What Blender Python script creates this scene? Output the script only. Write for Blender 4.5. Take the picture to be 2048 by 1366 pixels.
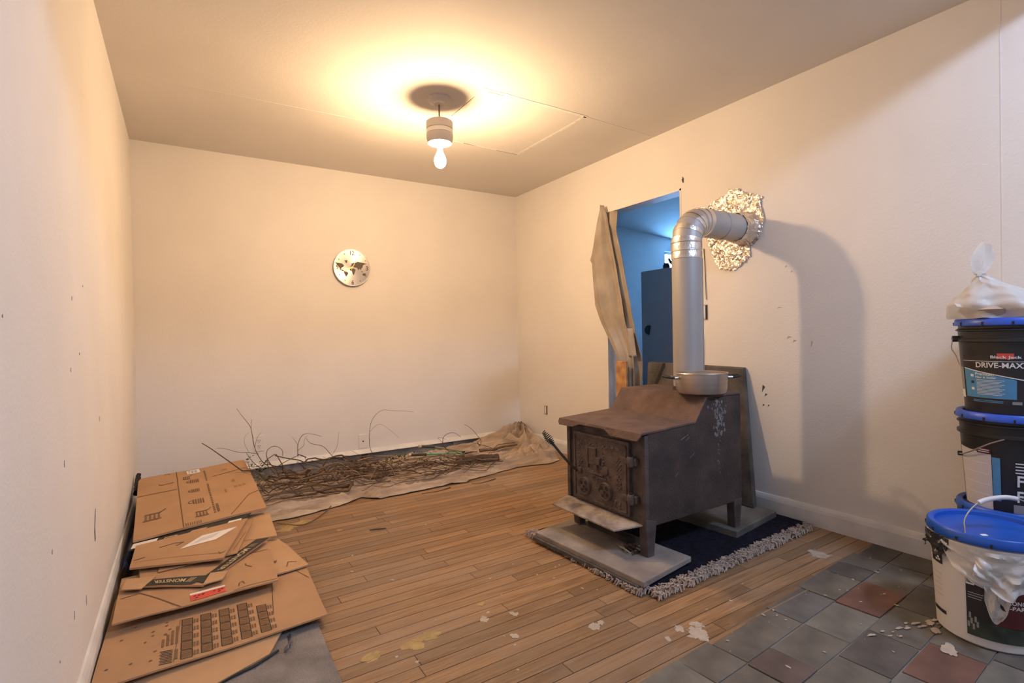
import bpy, math, random
from mathutils import Vector, noise
random.seed(7)
for o in list(bpy.data.objects): bpy.data.objects.remove(o)
scene = bpy.context.scene
COL = scene.collection

# ------------------------------------------------------------------ camera, world, lights, exposure
cam_d = bpy.data.cameras.new('camera'); cam = bpy.data.objects.new('camera', cam_d); COL.objects.link(cam)
cam_d.sensor_width = 36.0; cam_d.lens = 36.0 * 1039.57 / 2048.0; cam_d.clip_start = 0.02
cam.location = (0.2582, -0.1059, 1.0137)
yaw, pitch, roll = 0.56658, -0.010818, -0.019612
fwd = Vector((math.sin(yaw)*math.cos(pitch), math.cos(yaw)*math.cos(pitch), math.sin(pitch)))
rgt = Vector((math.cos(yaw), -math.sin(yaw), 0)); upv = rgt.cross(fwd)
r2 = math.cos(roll)*rgt + math.sin(roll)*upv; u2 = -math.sin(roll)*rgt + math.cos(roll)*upv
from mathutils import Matrix
M = Matrix((r2, u2, -fwd)).transposed().to_4x4(); M.translation = cam.location
cam.matrix_world = M
scene.camera = cam

world = bpy.data.worlds.new('world'); scene.world = world; world.use_nodes = True
bg = world.node_tree.nodes['Background']; bg.inputs[0].default_value = (0.62, 0.74, 1.0, 1); bg.inputs[1].default_value = 0.6
vs = scene.view_settings
vs.view_transform = 'Standard'; vs.look = 'None'; vs.gamma = 1.0; vs.use_curve_mapping = False; vs.exposure = -0.12

def area_light(name, loc, target, sx, sy, power, color):
    d = bpy.data.lights.new(name, 'AREA'); d.shape = 'RECTANGLE'; d.size = sx; d.size_y = sy
    d.energy = power; d.color = color
    o = bpy.data.objects.new(name, d); COL.objects.link(o); o.location = loc
    o.rotation_euler = (Vector(target)-Vector(loc)).to_track_quat('-Z', 'Y').to_euler()
    return o
COOL = (0.56, 0.70, 1.0)
area_light('entry_lamp_offscreen', (2.35, -0.75, 2.66), (1.2, 1.6, 1.0), 0.6, 0.14, 52, COOL)     # cool lamp of the entry behind the camera: it lights the left wall below the header
BULB_STRENGTH = 1280.0
BULB_COLOR = (1.0, 0.66, 0.36)

# ------------------------------------------------------------------ helpers
def link_mat(nt, a, b): nt.links.new(a, b)
def mat(name, col, rough=0.6, metal=0.0, var=0.12, scale=6.0, bump=0.0, bscale=60.0, stretch=(1,1,1), col2=None, spec=0.5,
        alpha=1.0, detail=4.0, lo=0.35, hi=0.65):
    m = bpy.data.materials.new(name); m.use_nodes = True
    nt = m.node_tree; b = nt.nodes['Principled BSDF']
    b.inputs['Roughness'].default_value = rough; b.inputs['Metallic'].default_value = metal
    b.inputs['Specular IOR Level'].default_value = spec; b.inputs['Alpha'].default_value = alpha
    if col2 is None: col2 = tuple(max(0, c*(1-var)) for c in col)
    if var > 0 or bump > 0:
        tc = nt.nodes.new('ShaderNodeTexCoord'); mp = nt.nodes.new('ShaderNodeMapping')
        mp.inputs['Scale'].default_value = stretch; nt.links.new(tc.outputs['Object'], mp.inputs[0])
        n = nt.nodes.new('ShaderNodeTexNoise'); n.inputs['Scale'].default_value = scale; n.inputs['Detail'].default_value = detail
        nt.links.new(mp.outputs[0], n.inputs['Vector'])
        r = nt.nodes.new('ShaderNodeValToRGB')
        r.color_ramp.elements[0].position = lo; r.color_ramp.elements[1].position = hi
        r.color_ramp.elements[0].color = (*col2, 1); r.color_ramp.elements[1].color = (*col, 1)
        nt.links.new(n.outputs['Fac'], r.inputs[0]); nt.links.new(r.outputs[0], b.inputs['Base Color'])
        if bump > 0:
            n2 = nt.nodes.new('ShaderNodeTexNoise'); n2.inputs['Scale'].default_value = bscale; n2.inputs['Detail'].default_value = 5
            nt.links.new(mp.outputs[0], n2.inputs['Vector'])
            bp = nt.nodes.new('ShaderNodeBump'); bp.inputs['Strength'].default_value = bump; bp.inputs['Distance'].default_value = 0.01
            nt.links.new(n2.outputs['Fac'], bp.inputs['Height']); nt.links.new(bp.outputs[0], b.inputs['Normal'])
    else:
        b.inputs['Base Color'].default_value = (*col, 1)
    return m

class MB:
    """collects shapes in world coordinates"""
    def __init__(s): s.v = []; s.f = []
    def add(s, verts, faces):
        k = len(s.v); s.v += [tuple(q) for q in verts]; s.f += [tuple(i+k for i in f) for f in faces]; return s
    def box(s, a, b):
        x0, y0, z0 = a; x1, y1, z1 = b
        return s.add([(x0,y0,z0),(x1,y0,z0),(x1,y1,z0),(x0,y1,z0),(x0,y0,z1),(x1,y0,z1),(x1,y1,z1),(x0,y1,z1)],
                     [(0,3,2,1),(4,5,6,7),(0,1,5,4),(1,2,6,5),(2,3,7,6),(3,0,4,7)])
    def prism(s, poly, z0, z1):
        n = len(poly); zz = (lambda i, z: z[i] if isinstance(z, (list, tuple)) else z)
        return s.add([(p[0], p[1], zz(i, z0)) for i, p in enumerate(poly)] + [(p[0], p[1], zz(i, z1)) for i, p in enumerate(poly)],
                     [tuple(range(n))[::-1], tuple(range(n, 2*n))] + [(i, (i+1) % n, n+(i+1) % n, n+i) for i in range(n)])
    def extrude(s, pts, vec):
        """planar polygon of 3D points pushed along vec"""
        n = len(pts); vec = Vector(vec)
        return s.add([tuple(p) for p in pts] + [tuple(Vector(p)+vec) for p in pts],
                     [tuple(range(n))[::-1], tuple(range(n, 2*n))] + [(i, (i+1) % n, n+(i+1) % n, n+i) for i in range(n)])
    def tube(s, pts, rad, n=8, cap=True):
        pts = [Vector(p) for p in pts]; m = len(pts)
        rr = rad if isinstance(rad, (list, tuple)) else [rad]*m
        t0 = (pts[1]-pts[0]).normalized(); ref = Vector((0,0,1)) if abs(t0.z) < .9 else Vector((1,0,0))
        a = t0.cross(ref).normalized(); vv = []
        for i in range(m):
            t = (pts[min(i+1, m-1)]-pts[max(i-1, 0)]).normalized()
            a = (a - t*a.dot(t)).normalized(); b = t.cross(a)
            for k in range(n):
                th = 2*math.pi*k/n; vv.append(pts[i]+(a*math.cos(th)+b*math.sin(th))*rr[i])
        ff = [(i*n+k, i*n+(k+1) % n, (i+1)*n+(k+1) % n, (i+1)*n+k) for i in range(m-1) for k in range(n)]
        if cap: ff += [tuple(range(n))[::-1], tuple(range((m-1)*n, m*n))]
        return s.add(vv, ff)
    def lathe(s, prof, c, n=40, axis='z', fn=None, cap=False):
        """prof: (radius, height) list; closed with caps where radius is zero"""
        vv = []; c = Vector(c); m = len(prof)
        for r, h in prof:
            for k in range(n):
                th = 2*math.pi*k/n
                rr = r if fn is None else fn(r, h, th)
                if axis == 'z': q = (rr*math.cos(th), rr*math.sin(th), h)
                elif axis == 'x': q = (h, rr*math.cos(th), rr*math.sin(th))
                else: q = (rr*math.sin(th), h, rr*math.cos(th))
                vv.append(c+Vector(q))
        ff = [(i*n+k, i*n+(k+1) % n, (i+1)*n+(k+1) % n, (i+1)*n+k) for i in range(m-1) for k in range(n)]
        if cap and prof[0][0] > 1e-5: ff.append(tuple(range(n))[::-1])
        if cap and prof[-1][0] > 1e-5: ff.append(tuple(range((m-1)*n, m*n)))
        return s.add(vv, ff)
    def grid(s, fn, nu, nv):
        vv = [fn(i/nu, j/nv) for j in range(nv+1) for i in range(nu+1)]
        return s.add(vv, [(j*(nu+1)+i, j*(nu+1)+i+1, (j+1)*(nu+1)+i+1, (j+1)*(nu+1)+i) for j in range(nv) for i in range(nu)])

def wloc(o):
    v = Vector(o.location)
    while o.parent: o = o.parent; v += Vector(o.location)
    return v
def tag(o, label=None, cat=None, group=None, kind=None):
    if label: o['label'] = label
    if cat: o['category'] = cat
    if group: o['group'] = group
    if kind: o['kind'] = kind
    return o
def obj(name, mb, m, parent=None, smooth=False, bevel=0.0, solid=0.0, sub=0, label=None, kind=None, fix=True, angle=40):
    xs = [v[0] for v in mb.v]; ys = [v[1] for v in mb.v]; zs = [v[2] for v in mb.v]
    c = Vector(((min(xs)+max(xs))/2, (min(ys)+max(ys))/2, min(zs)))
    me = bpy.data.meshes.new(name); me.from_pydata([tuple(Vector(v)-c) for v in mb.v], [], mb.f)
    if fix:
        import bmesh
        bm = bmesh.new(); bm.from_mesh(me); bmesh.ops.remove_doubles(bm, verts=bm.verts, dist=1e-6)
        bmesh.ops.recalc_face_normals(bm, faces=bm.faces); bm.to_mesh(me); bm.free()
    me.materials.append(m)
    o = bpy.data.objects.new(name, me); COL.objects.link(o)
    if smooth:
        me.shade_smooth()
        if not solid and not sub:
            try: me.set_sharp_from_angle(angle=math.radians(angle))
            except Exception: pass
    if parent: o.parent = parent; o.location = c - wloc(parent)
    else: o.location = c
    if solid: md = o.modifiers.new('solidify', 'SOLIDIFY'); md.thickness = solid
    if bevel: md = o.modifiers.new('bevel', 'BEVEL'); md.width = bevel; md.segments = 2; md.limit_method = 'ANGLE'
    if sub: md = o.modifiers.new('sub', 'SUBSURF'); md.levels = sub; md.render_levels = sub
    if label: o['label'] = label
    if kind: o['kind'] = kind
    return o
def thing(name, label, cat, loc, group=None):
    o = bpy.data.objects.new(name, None); COL.objects.link(o); o.location = loc; o.empty_display_size = .05
    return tag(o, label, cat, group)
def struct(name, mb, m, **k):
    return tag(obj(name, mb, m, **k), kind='structure')
def smooth_path(pts, n=6):
    P = [Vector(p) for p in pts]
    if len(P) < 3: return P
    out = []
    for i in range(len(P)-1):
        p0 = P[max(i-1, 0)]; p1 = P[i]; p2 = P[i+1]; p3 = P[min(i+2, len(P)-1)]
        for k in range(n):
            t = k/n
            out.append(.5*((2*p1)+(p2-p0)*t+(2*p0-5*p1+4*p2-p3)*t*t+(-p0+3*p1-3*p2+p3)*t**3))
    out.append(P[-1]); return out
_tc = {}
def text_mesh(body, size=1.0):
    """flat lettering centred on its own middle, as (verts2d, faces)"""
    if body not in _tc:
        cu = bpy.data.curves.new('lettering', 'FONT'); cu.body = body; cu.size = 1.0; cu.resolution_u = 3; cu.offset = .022
        ob = bpy.data.objects.new('lettering', cu); COL.objects.link(ob)
        bpy.context.view_layer.update()
        me = bpy.data.meshes.new_from_object(ob.evaluated_get(bpy.context.evaluated_depsgraph_get()))
        v = [(q.co.x, q.co.y) for q in me.vertices]; f = [tuple(q.vertices) for q in me.polygons]
        bpy.data.objects.remove(ob); bpy.data.curves.remove(cu); bpy.data.meshes.remove(me)
        x0 = min(q[0] for q in v); x1 = max(q[0] for q in v); y0 = min(q[1] for q in v); y1 = max(q[1] for q in v)
        _tc[body] = ([(((q[0]-x0)/(x1-x0)), ((q[1]-y0)/(y1-y0))) for q in v], f)     # unit square
    return _tc[body]
def N(x, y, z=0.0): return noise.noise(Vector((x, y, z)))

W, D, H = 3.009, 4.106, 2.35            # room: left wall x=0, right wall x=W, back wall y=D
DY0, DY1, DH = 2.144, 2.862, 1.947      # doorway in the right wall

# ------------------------------------------------------------------ materials
m_wall = mat('painted_plaster', (0.80, 0.765, 0.725), 0.75, var=0.05, scale=2.2, bump=0.10, bscale=90, spec=.25)
m_ceil = mat('ceiling_paint', (0.72, 0.685, 0.64), 0.8, var=0.05, scale=1.8, bump=0.08, bscale=70, spec=.2)
m_trim = mat('white_trim_paint', (0.78, 0.76, 0.73), 0.5, var=0.16, scale=9, bump=.1, bscale=30)
m_subfloor = mat('subfloor', (0.045, 0.028, 0.018), 0.9)
m_grout = mat('grout', (0.25, 0.225, 0.19), 0.95, var=.3, scale=14)
m_dark = mat('black_iron_and_hole_shade', (0.02, 0.018, 0.017), 0.7, var=.2)  # iron parts, and the dark of holes and gaps put in as colour
m_grime = mat('dark_scuff', (0.10, 0.085, 0.075), 0.9, var=.3, scale=40)
m_card = mat('cardboard', (0.47, 0.285, 0.155), 0.85, var=.10, scale=7, bump=.05, bscale=120, spec=.15)
m_card2 = mat('cardboard_pale', (0.53, 0.335, 0.185), 0.85, var=.10, scale=7, bump=.05, bscale=120, spec=.15)
m_card_edge = mat('cardboard_fold', (0.17, 0.09, 0.045), 0.9, var=0)
m_print = mat('brown_print', (0.20, 0.115, 0.06), 0.85, var=.2, scale=60)
m_blackprint = mat('black_print', (0.035, 0.032, 0.026), 0.75, var=.2, scale=30)
m_label = mat('paper_label', (0.80, 0.77, 0.74), 0.7, var=.05)
m_red = mat('red_label', (0.72, 0.09, 0.06), 0.6, var=.15, scale=30)
m_metal = mat('brushed_steel', (0.55, 0.52, 0.49), 0.38, metal=.9, var=.15, scale=5, stretch=(1,1,20))

# ------------------------------------------------------------------ the room shell
YN, EC = -1.9, 2.80                      # near end of the entry, entry ceiling
mb = MB().box((-0.12, YN, -.12), (W+.12, D+.12, -.014)); floor = struct('floor', mb, m_subfloor)
struct('wall_back', MB().box((-.12, D, -.12), (W+.12, D+.12, H+.1)), m_wall)
wall_left = struct('wall_left', MB().box((-.12, YN-.1, -.12), (0, D, EC)), m_wall)
mb = MB().box((W, YN-.1, -.12), (W+.11, DY0, EC)); mb.box((W, DY0, DH), (W+.11, DY1, H+.1)); mb.box((W, DY1, -.12), (W+.11, D, H+.1))
wall_right = struct('wall_right', mb, m_wall, fix=False)
ceil = struct('ceiling', MB().box((0, .40, H), (W, D, H+.1)), m_ceil)
mb = MB().box((0, .28, 2.29), (W, .40, EC)); struct('wall_header', mb, m_wall)
struct('ceiling_entry', MB().box((-.12, YN-.1, EC), (W+.12, .40, EC+.1)), m_ceil)
mb = MB().box((0, YN-.1, -.014), (.35, YN, EC)); mb.box((2.7, YN-.1, -.014), (W, YN, EC))
mb.box((.35, YN-.1, -.014), (2.7, YN, .55)); mb.box((.35, YN-.1, 2.15), (2.7, YN, EC))  # unseen opening left between these parts is added to let sky fill in
struct('wall_entry', mb, m_wall, fix=False)

# baseboards: board with a rounded cap
def baseboard(name, p0, p1, inward, h=.10, t=.016):
    prof = [(0, 0), (t, 0), (t, h*.72), (t*.75, h*.86), (t*.4, h*.97), (0, h)]
    a = Vector(p0); b = Vector(p1); n = Vector(inward)
    pts = [tuple(a+n*q[0]+Vector((0, 0, q[1]))) for q in prof]
    return struct(name, MB().extrude(pts, b-a), m_trim)
baseboard('baseboard_right', (W, -1.8, 0), (W, DY0, 0), (-1, 0, 0), .105)
baseboard('baseboard_far', (W, DY1, 0), (W, D, 0), (-1, 0, 0), .105)
baseboard('baseboard_left', (0, -1.8, 0), (0, D, 0), (1, 0, 0), .10)
# door jamb lining of the opening
mb = MB().box((W-.002, DY1-.012, -.012), (W+.112, DY1, DH)); mb.box((W-.002, DY0, -.012), (W+.112, DY0+.012, DH)); mb.box((W-.002, DY0, DH-.012), (W+.112, DY1, DH))
struct('trim_1', mb, m_trim, fix=False)
# wall seam by the buckets
struct('trim_2', MB().box((W-.0008, .586, .105), (W+.001, .590, H)), m_wall)

# ceiling: patched access panel with raised seam filler, plus the long board seam
m_tape = mat('seam_filler', (0.86, 0.83, 0.78), .8, var=.15, scale=25)
def strip(x0, y0, x1, y1, w, z, h, jag=.004, n=24, seed=0):
    a = Vector((x0, y0, 0)); b = Vector((x1, y1, 0)); t = (b-a).normalized(); q = Vector((-t.y, t.x, 0))
    L, R = [], []
    for i in range(n+1):
        p = a.lerp(b, i/n); k = N(i*.7, seed)*jag*2
        L.append(p+q*(w/2+abs(k))); R.append(p-q*(w/2+abs(N(i*.9, seed+5))*jag*2))
    poly = [(p.x, p.y) for p in L]+[(p.x, p.y) for p in R[::-1]]
    return MB().prism(poly, z-h, z+.001)
px0, px1, py0, py1 = 1.66, 2.38, 2.34, 3.10
m_panel = mat('ceiling_panel_paint', (0.735, 0.70, 0.655), .8, var=.04, scale=3)
obj('access_panel', MB().box((px0, py0, H-.0012), (px1, py1, H+.002)), m_panel, ceil, bevel=.001)
for i, a in enumerate([(px0, py0, px1+.01, py0, .022), (px1, py0, px1, py1, .020), (px0, py1, px1, py1-.005, .007), (px0, py0, px0, py1, .004)]):
    obj('seam', strip(*a, H-.0012, .0009, seed=i), m_tape, ceil)
obj('seam', strip(.05, 3.09, px0, 3.06, .004, H, .0012, seed=9, jag=.001), m_panel, ceil)
obj('seam', strip(px1, py0, W, py0+.02, .004, H, .0015, seed=11, jag=.001), m_tape, ceil)
for a in [(1.93, 3.094, 2.03, 3.098), (px0+.004, py0+.1, px0+.004, py0+.4), (2.2, 3.10, 2.37, 3.102), (1.70, 2.352, 1.80, 2.352)]:
    obj('crack', strip(*a, .003, H-.0022, .0006, seed=3, jag=.001), m_grime, ceil)

# ------------------------------------------------------------------ floor: oak strips
def plank_mat():
    m = bpy.data.materials.new('oak_strip'); m.use_nodes = True; nt = m.node_tree; b = nt.nodes['Principled BSDF']
    oi = nt.nodes.new('ShaderNodeObjectInfo'); tc = nt.nodes.new('ShaderNodeTexCoord'); mp = nt.nodes.new('ShaderNodeMapping')
    geo = nt.nodes.new('ShaderNodeNewGeometry')
    mp.inputs['Scale'].default_value = (1.6, 34, 1)
    nt.links.new(tc.outputs['Object'], mp.inputs[0])
    add = nt.nodes.new('ShaderNodeVectorMath'); add.operation = 'ADD'
    sc = nt.nodes.new('ShaderNodeVectorMath'); sc.operation = 'SCALE'; sc.inputs[0].default_value = (37, 11, 5)
    nt.links.new(oi.outputs['Random'], sc.inputs['Scale']); nt.links.new(mp.outputs[0], add.inputs[0]); nt.links.new(sc.outputs[0], add.inputs[1])
    n = nt.nodes.new('ShaderNodeTexNoise'); n.inputs['Scale'].default_value = 3; n.inputs['Detail'].default_value = 6; nt.links.new(add.outputs[0], n.inputs['Vector'])
    r = nt.nodes.new('ShaderNodeValToRGB'); e = r.color_ramp.elements
    e[0].position = .3; e[0].color = (.215, .112, .052, 1); e[1].position = .72; e[1].color = (.42, .245, .115, 1)
    nt.links.new(n.outputs['Fac'], r.inputs[0])
    # worn, greyed patches over many boards (finish gone), darker varnish left elsewhere
    n2 = nt.nodes.new('ShaderNodeTexNoise'); n2.inputs['Scale'].default_value = 1.5; n2.inputs['Detail'].default_value = 6; n2.inputs['Roughness'].default_value = .65
    nt.links.new(geo.outputs['Position'], n2.inputs['Vector'])
    r2_ = nt.nodes.new('ShaderNodeValToRGB'); r2_.color_ramp.elements[0].position = .42; r2_.color_ramp.elements[1].position = .62
    nt.links.new(n2.outputs['Fac'], r2_.inputs[0])
    mix = nt.nodes.new('ShaderNodeMix'); mix.data_type = 'RGBA'; mix.blend_type = 'MIX'
    ml = nt.nodes.new('ShaderNodeMath'); ml.operation = 'MULTIPLY'; ml.inputs[1].default_value = .6
    nt.links.new(r2_.outputs[0], ml.inputs[0]); nt.links.new(ml.outputs[0], mix.inputs[0])
    nt.links.new(r.outputs[0], mix.inputs[6]); mix.inputs[7].default_value = (.31, .222, .150, 1)
    # per-board tone
    hv = nt.nodes.new('ShaderNodeHueSaturation'); mr = nt.nodes.new('ShaderNodeMapRange'); mr.inputs[3].default_value = .66; mr.inputs[4].default_value = 1.10
    nt.links.new(oi.outputs['Random'], mr.inputs[0]); nt.links.new(mr.outputs[0], hv.inputs['Value']); nt.links.new(mix.outputs[2], hv.inputs['Color'])
    n3 = nt.nodes.new('ShaderNodeTexNoise'); n3.inputs['Scale'].default_value = 9; n3.inputs['Detail'].default_value = 9; n3.inputs['Roughness'].default_value = .75
    m3 = nt.nodes.new('ShaderNodeMapping'); m3.inputs['Scale'].default_value = (.7, 3.0, 1); nt.links.new(geo.outputs['Position'], m3.inputs[0]); nt.links.new(m3.outputs[0], n3.inputs['Vector'])
    r3_ = nt.nodes.new('ShaderNodeValToRGB'); r3_.color_ramp.elements[0].position = .56; r3_.color_ramp.elements[1].position = .72
    nt.links.new(n3.outputs['Fac'], r3_.inputs[0]); ml3 = nt.nodes.new('ShaderNodeMath'); ml3.operation = 'MULTIPLY'; ml3.inputs[1].default_value = .5; nt.links.new(r3_.outputs[0], ml3.inputs[0])
    mx3 = nt.nodes.new('ShaderNodeMix'); mx3.data_type = 'RGBA'; nt.links.new(ml3.outputs[0], mx3.inputs[0]); nt.links.new(hv.outputs[0], mx3.inputs[6]); mx3.inputs[7].default_value = (.46, .33, .21, 1)
    nt.links.new(mx3.outputs[2], b.inputs['Base Color'])
    b.inputs['Roughness'].default_value = .52; b.inputs['Specular IOR Level'].default_value = .3
    bp = nt.nodes.new('ShaderNodeBump'); bp.inputs['Strength'].default_value = .12; bp.inputs['Distance'].default_value = .004
    nt.links.new(n.outputs['Fac'], bp.inputs['Height']); nt.links.new(bp.outputs[0], b.inputs['Normal'])
    return m
m_oak = plank_mat()
def edge_y(x): return .868 + .0595*x        # where the slate begins
pitch_b = .0556
rng = random.Random(3)
boards = []
row = 0; y = .935
while y < D-.004:
    y1 = min(y+pitch_b, D-.002)
    x = 0.004; off = rng.uniform(.25, .9)
    first = True
    while x < W-.01:
        L = off if first else rng.uniform(.45, 1.15); first = False
        x1 = min(x+L, W-.004)
        if W-x1 < .15: x1 = W-.004
        a0, a1 = max(y, edge_y(x)), max(y, edge_y(x1))
        if min(a0, a1) < y1-.006: boards.append((x, x1, a0, a1, y1))
        x = x1+.0022
    y += pitch_b+.0032; row += 1
# the 300 that show largest are boards of their own; any rest is one part
def board_mb(b, mbx=None):
    x, x1, a0, a1, yy = b
    a0 = min(a0, yy-.003); a1 = min(a1, yy-.003)
    return (mbx or MB()).prism([(x, a0), (x1, a1), (x1, yy), (x, yy)], -.0145, 0)
boards.sort(key=lambda b: (b[0]+b[1]-.5)**2*.05+b[4]**2)
for b in boards[:300]: obj('plank', board_mb(b), m_oak, floor, fix=False)
if len(boards) > 300:
    rest = MB()
    for b in boards[300:]: board_mb(b, rest)
    obj('planks_beyond', rest, m_oak, floor, fix=False, kind='stuff')

# slate tiles, laid 3.4 degrees off the boards
th = math.radians(3.4); ct, st = math.cos(th), math.sin(th)
def uv2xy(u, v): return (ct*u-st*v, st*u+ct*v)
SL = {'g': (.158, .142, .116), 'd': (.112, .100, .088), 'p': (.128, .092, .080), 'r': (.175, .088, .064), 'l': (.190, .180, .150), 'b': (.148, .146, .138)}
m_slate = {k: mat('slate_'+k, c, .62, var=.38, scale=9, bump=.5, bscale=22, detail=7) for k, c in SL.items()}
rows = [(.749, .888, [1.10, 1.34, 1.585, 1.745, 2.10, 2.35, 2.585, 2.72, 2.866, 3.10], 'glggbgdgd'),
        (.602, .746, [1.10, 1.36, 1.60, 1.735, 1.875, 2.10, 2.34, 2.60, 2.86, 3.10], 'glgpglrgg'),
        (.455, .599, [1.10, 1.34, 1.62, 1.78, 2.00, 2.23, 2.48, 2.74, 3.10], 'glpgdgdg'),
        (.308, .452, [1.10, 1.40, 1.64, 1.86, 2.06, 2.30, 2.54, 2.80, 3.10], 'pgglrgdg'),
        (.161, .305, [1.10, 1.34, 1.60, 1.86, 2.10, 2.34, 2.60, 2.84, 3.08], 'ggdgldgg'),
        (.014, .158, [1.10, 1.40, 1.70, 2.00, 2.30, 2.56, 2.80, 3.06], 'glgdggp')]
tile_n = 0
for v0, v1, us, cs in rows:
    for i in range(len(us)-1):
        u0, u1 = us[i]+.0025, us[i+1]-.0025
        rr = lambda: random.uniform(-.0016, .0016)
        q = [uv2xy(u0+rr(), v0+.001+rr()), uv2xy(u1+rr(), v0+.001+rr()), uv2xy(u1+rr(), v1-.001+rr()), uv2xy(u0+rr(), v1-.001+rr())]
        q = [(min(max(a, .002), W-.019), b) for a, b in q]
        obj('slate_tile', MB().prism(q, -.0138, random.uniform(-.001, .0025)), m_slate[cs[i % len(cs)]], floor, fix=False, bevel=.0015); tile_n += 1
obj('grout_bed', MB().prism([(0.0, YN), (W, YN), (W, edge_y(W)-.004), (0.0, edge_y(0)-.004)], -.0142, -.0035), m_grout, floor)
# rest of the entry floor behind the camera
for i in range(9):
    for j in range(9):
        x0 = i*.335; y0 = -1.88+j*.21
        if x0 > 1.0 and y0 > -.2: continue
        if i < 3 and False: continue
        obj('slate_tile', MB().box((x0+.004, y0+.004, -.0138), (min(x0+.331, W-.02), y0+.206, 0)), m_slate['glgdgb'[(i*5+j*3) % 6]], floor, fix=False)
for i in range(3):
    for j in range(4):
        x0 = .004+i*.36; y0 = .02+j*.215
        q = [(x0, y0), (x0+.352, y0), (x0+.352, min(y0+.208, edge_y(x0+.352)-.008)), (x0, min(y0+.208, edge_y(x0)-.008))]
        obj('slate_tile', MB().prism(q, -.0138, 0), m_slate['gldg'[(i+j) % 4]], floor, fix=False)

# paint drips and spatters dried on the floor
def blob(mb, cx, cy, r, z, h=.0012, n=22, ax=1.0, rot=0):
    pts = []; h = .0008+.0012*((cx*7919+cy*104729) % 1.0)
    for k in range(n):
        t = 2*math.pi*k/n; q = r*(1+.55*N(k*.55+cx*90, cy*90)+.5*N(k*1.7+cx*70, cy*70)); a, b = q*math.cos(t)*ax, q*math.sin(t)
        pts.append((cx+a*math.cos(rot)-b*math.sin(rot), cy+a*math.sin(rot)+b*math.cos(rot)))
    mb.prism(pts, z, z+h)
m_splat = mat('dried_white_paint', (.50, .42, .33), .7, var=.2, scale=30)
m_yel = mat('dried_yellow_paint', (.46, .32, .13), .7, var=.3, scale=20)
rs = random.Random(12)
mb = MB()
for _ in range(70):
    blob(mb, rs.uniform(.8, 2.9), rs.uniform(1.08, 2.6), rs.uniform(.0015, .005), -.0005, ax=rs.uniform(1, 2), rot=rs.uniform(0, 3))
for cx, cy, r in [(1.19, 1.37, .014), (1.44, 1.27, .022), (1.48, 1.27, .012), (1.26, 1.49, .012), (1.70, 1.035, .030), (1.74, 1.07, .022), (1.67, 1.09, .015), (1.60, 1.07, .012), (2.66, 1.13, .03), (1.15, 1.52, .015)]:
    for k in range(3): blob(mb, cx+rs.uniform(-.5, .5)*r, cy+rs.uniform(-.5, .5)*r, r*rs.uniform(.4, .9), -.0005, ax=1.5, rot=rs.uniform(0, 3))
obj('paint_spatter', mb, m_splat, floor, kind='stuff', fix=False)
mb = MB()
for _ in range(40):
    u, v = rs.uniform(1.7, 2.95), rs.uniform(.46, .88); q = uv2xy(u, v); blob(mb, q[0], q[1], rs.uniform(.001, .004), .0026, ax=rs.uniform(1, 2.4), rot=rs.uniform(0, 3))
for i in range(16):
    q = uv2xy(2.2+.02*i+rs.uniform(-.02, .02), .56-.006*i+rs.uniform(-.02, .02)); blob(mb, q[0], q[1], rs.uniform(.002, .006), .0026, ax=2.6, rot=-.3)
for q, r in [((2.36, .60), .012), ((2.40, .63), .010), ((2.27, .535), .020)]: blob(mb, q[0], q[1], r, .0026, ax=1.8, rot=.4)
obj('tile_spatter', mb, m_splat, floor, kind='stuff', fix=False)
mb = MB()
for cx, cy, r in [(.76, 2.93, .035), (.80, 2.96, .03), (.72, 2.90, .03), (.95, 2.72, .015), (.90, 1.52, .03), (.94, 1.54, .024), (.97, 1.53, .012), (.74, 1.53, .025), (1.2, 1.62, .012), (2.3, 3.05, .015), (2.45, 2.95, .012)]:
    for k in range(3): blob(mb, cx+rs.uniform(-.6, .6)*r, cy+rs.uniform(-.6, .6)*r, r*rs.uniform(.4, .9), -.0005, ax=1.5)
obj('yellow_paint_spatter', mb, m_yel, floor, kind='stuff', fix=False)

# scuffs and marks on the walls
def mark(parent, pts, normal, m=m_grime, t=.0012): obj('scuff_mark', MB().extrude(pts, Vector(normal)*t), m, parent)
m_scuff2 = mat('faint_scuff', (.45, .40, .36), .9, var=.3, scale=40)
mark(wall_left, [(0, 2.135, .458), (0, 2.128, .43), (0, 2.112, .40), (0, 2.118, .36), (0, 2.105, .355), (0, 2.10, .39), (0, 2.122, .44)], (1, 0, 0))
for yy, zz, l in [(1.75, .95, .02), (1.9, .99, .015), (1.62, .72, .03), (2.3, .75, .03), (1.45, .55, .02), (1.7, .3, .04), (1.9, .26, .05), (1.5, .27, .012), (1.115, 1.068, .01), (2.0, 1.2, .012), (1.8, 1.15, .02)]:
    mark(wall_left, [(0, yy, zz), (0, yy+.002, zz-l*.3), (0, yy, zz-l*.6), (0, yy-.002, zz-l*.3)], (1, 0, 0), m_scuff2)
m_smudge = mat('grey_smudge', (.58, .53, .50), .9, var=.3, scale=30)
for yy, zz, a, b in [(1.60, .70, .012, .03), (1.585, .66, .010, .012), (1.60, .60, .008, .01), (1.57, .60, .007, .008), (1.45, .98, .02, .012), (1.42, .96, .015, .01), (1.50, 1.14, .02, .006), (1.46, 1.36, .01, .008), (1.43, 1.33, .008, .008), (1.33, .95, .006, .03)]:
    mark(wall_right, [(W, yy-a, zz), (W, yy, zz-b*.6), (W, yy+a*.6, zz-b), (W, yy+a*.2, zz+b*.4)], (-1, 0, 0), m_smudge if yy < 1.55 else m_grime)

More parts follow.
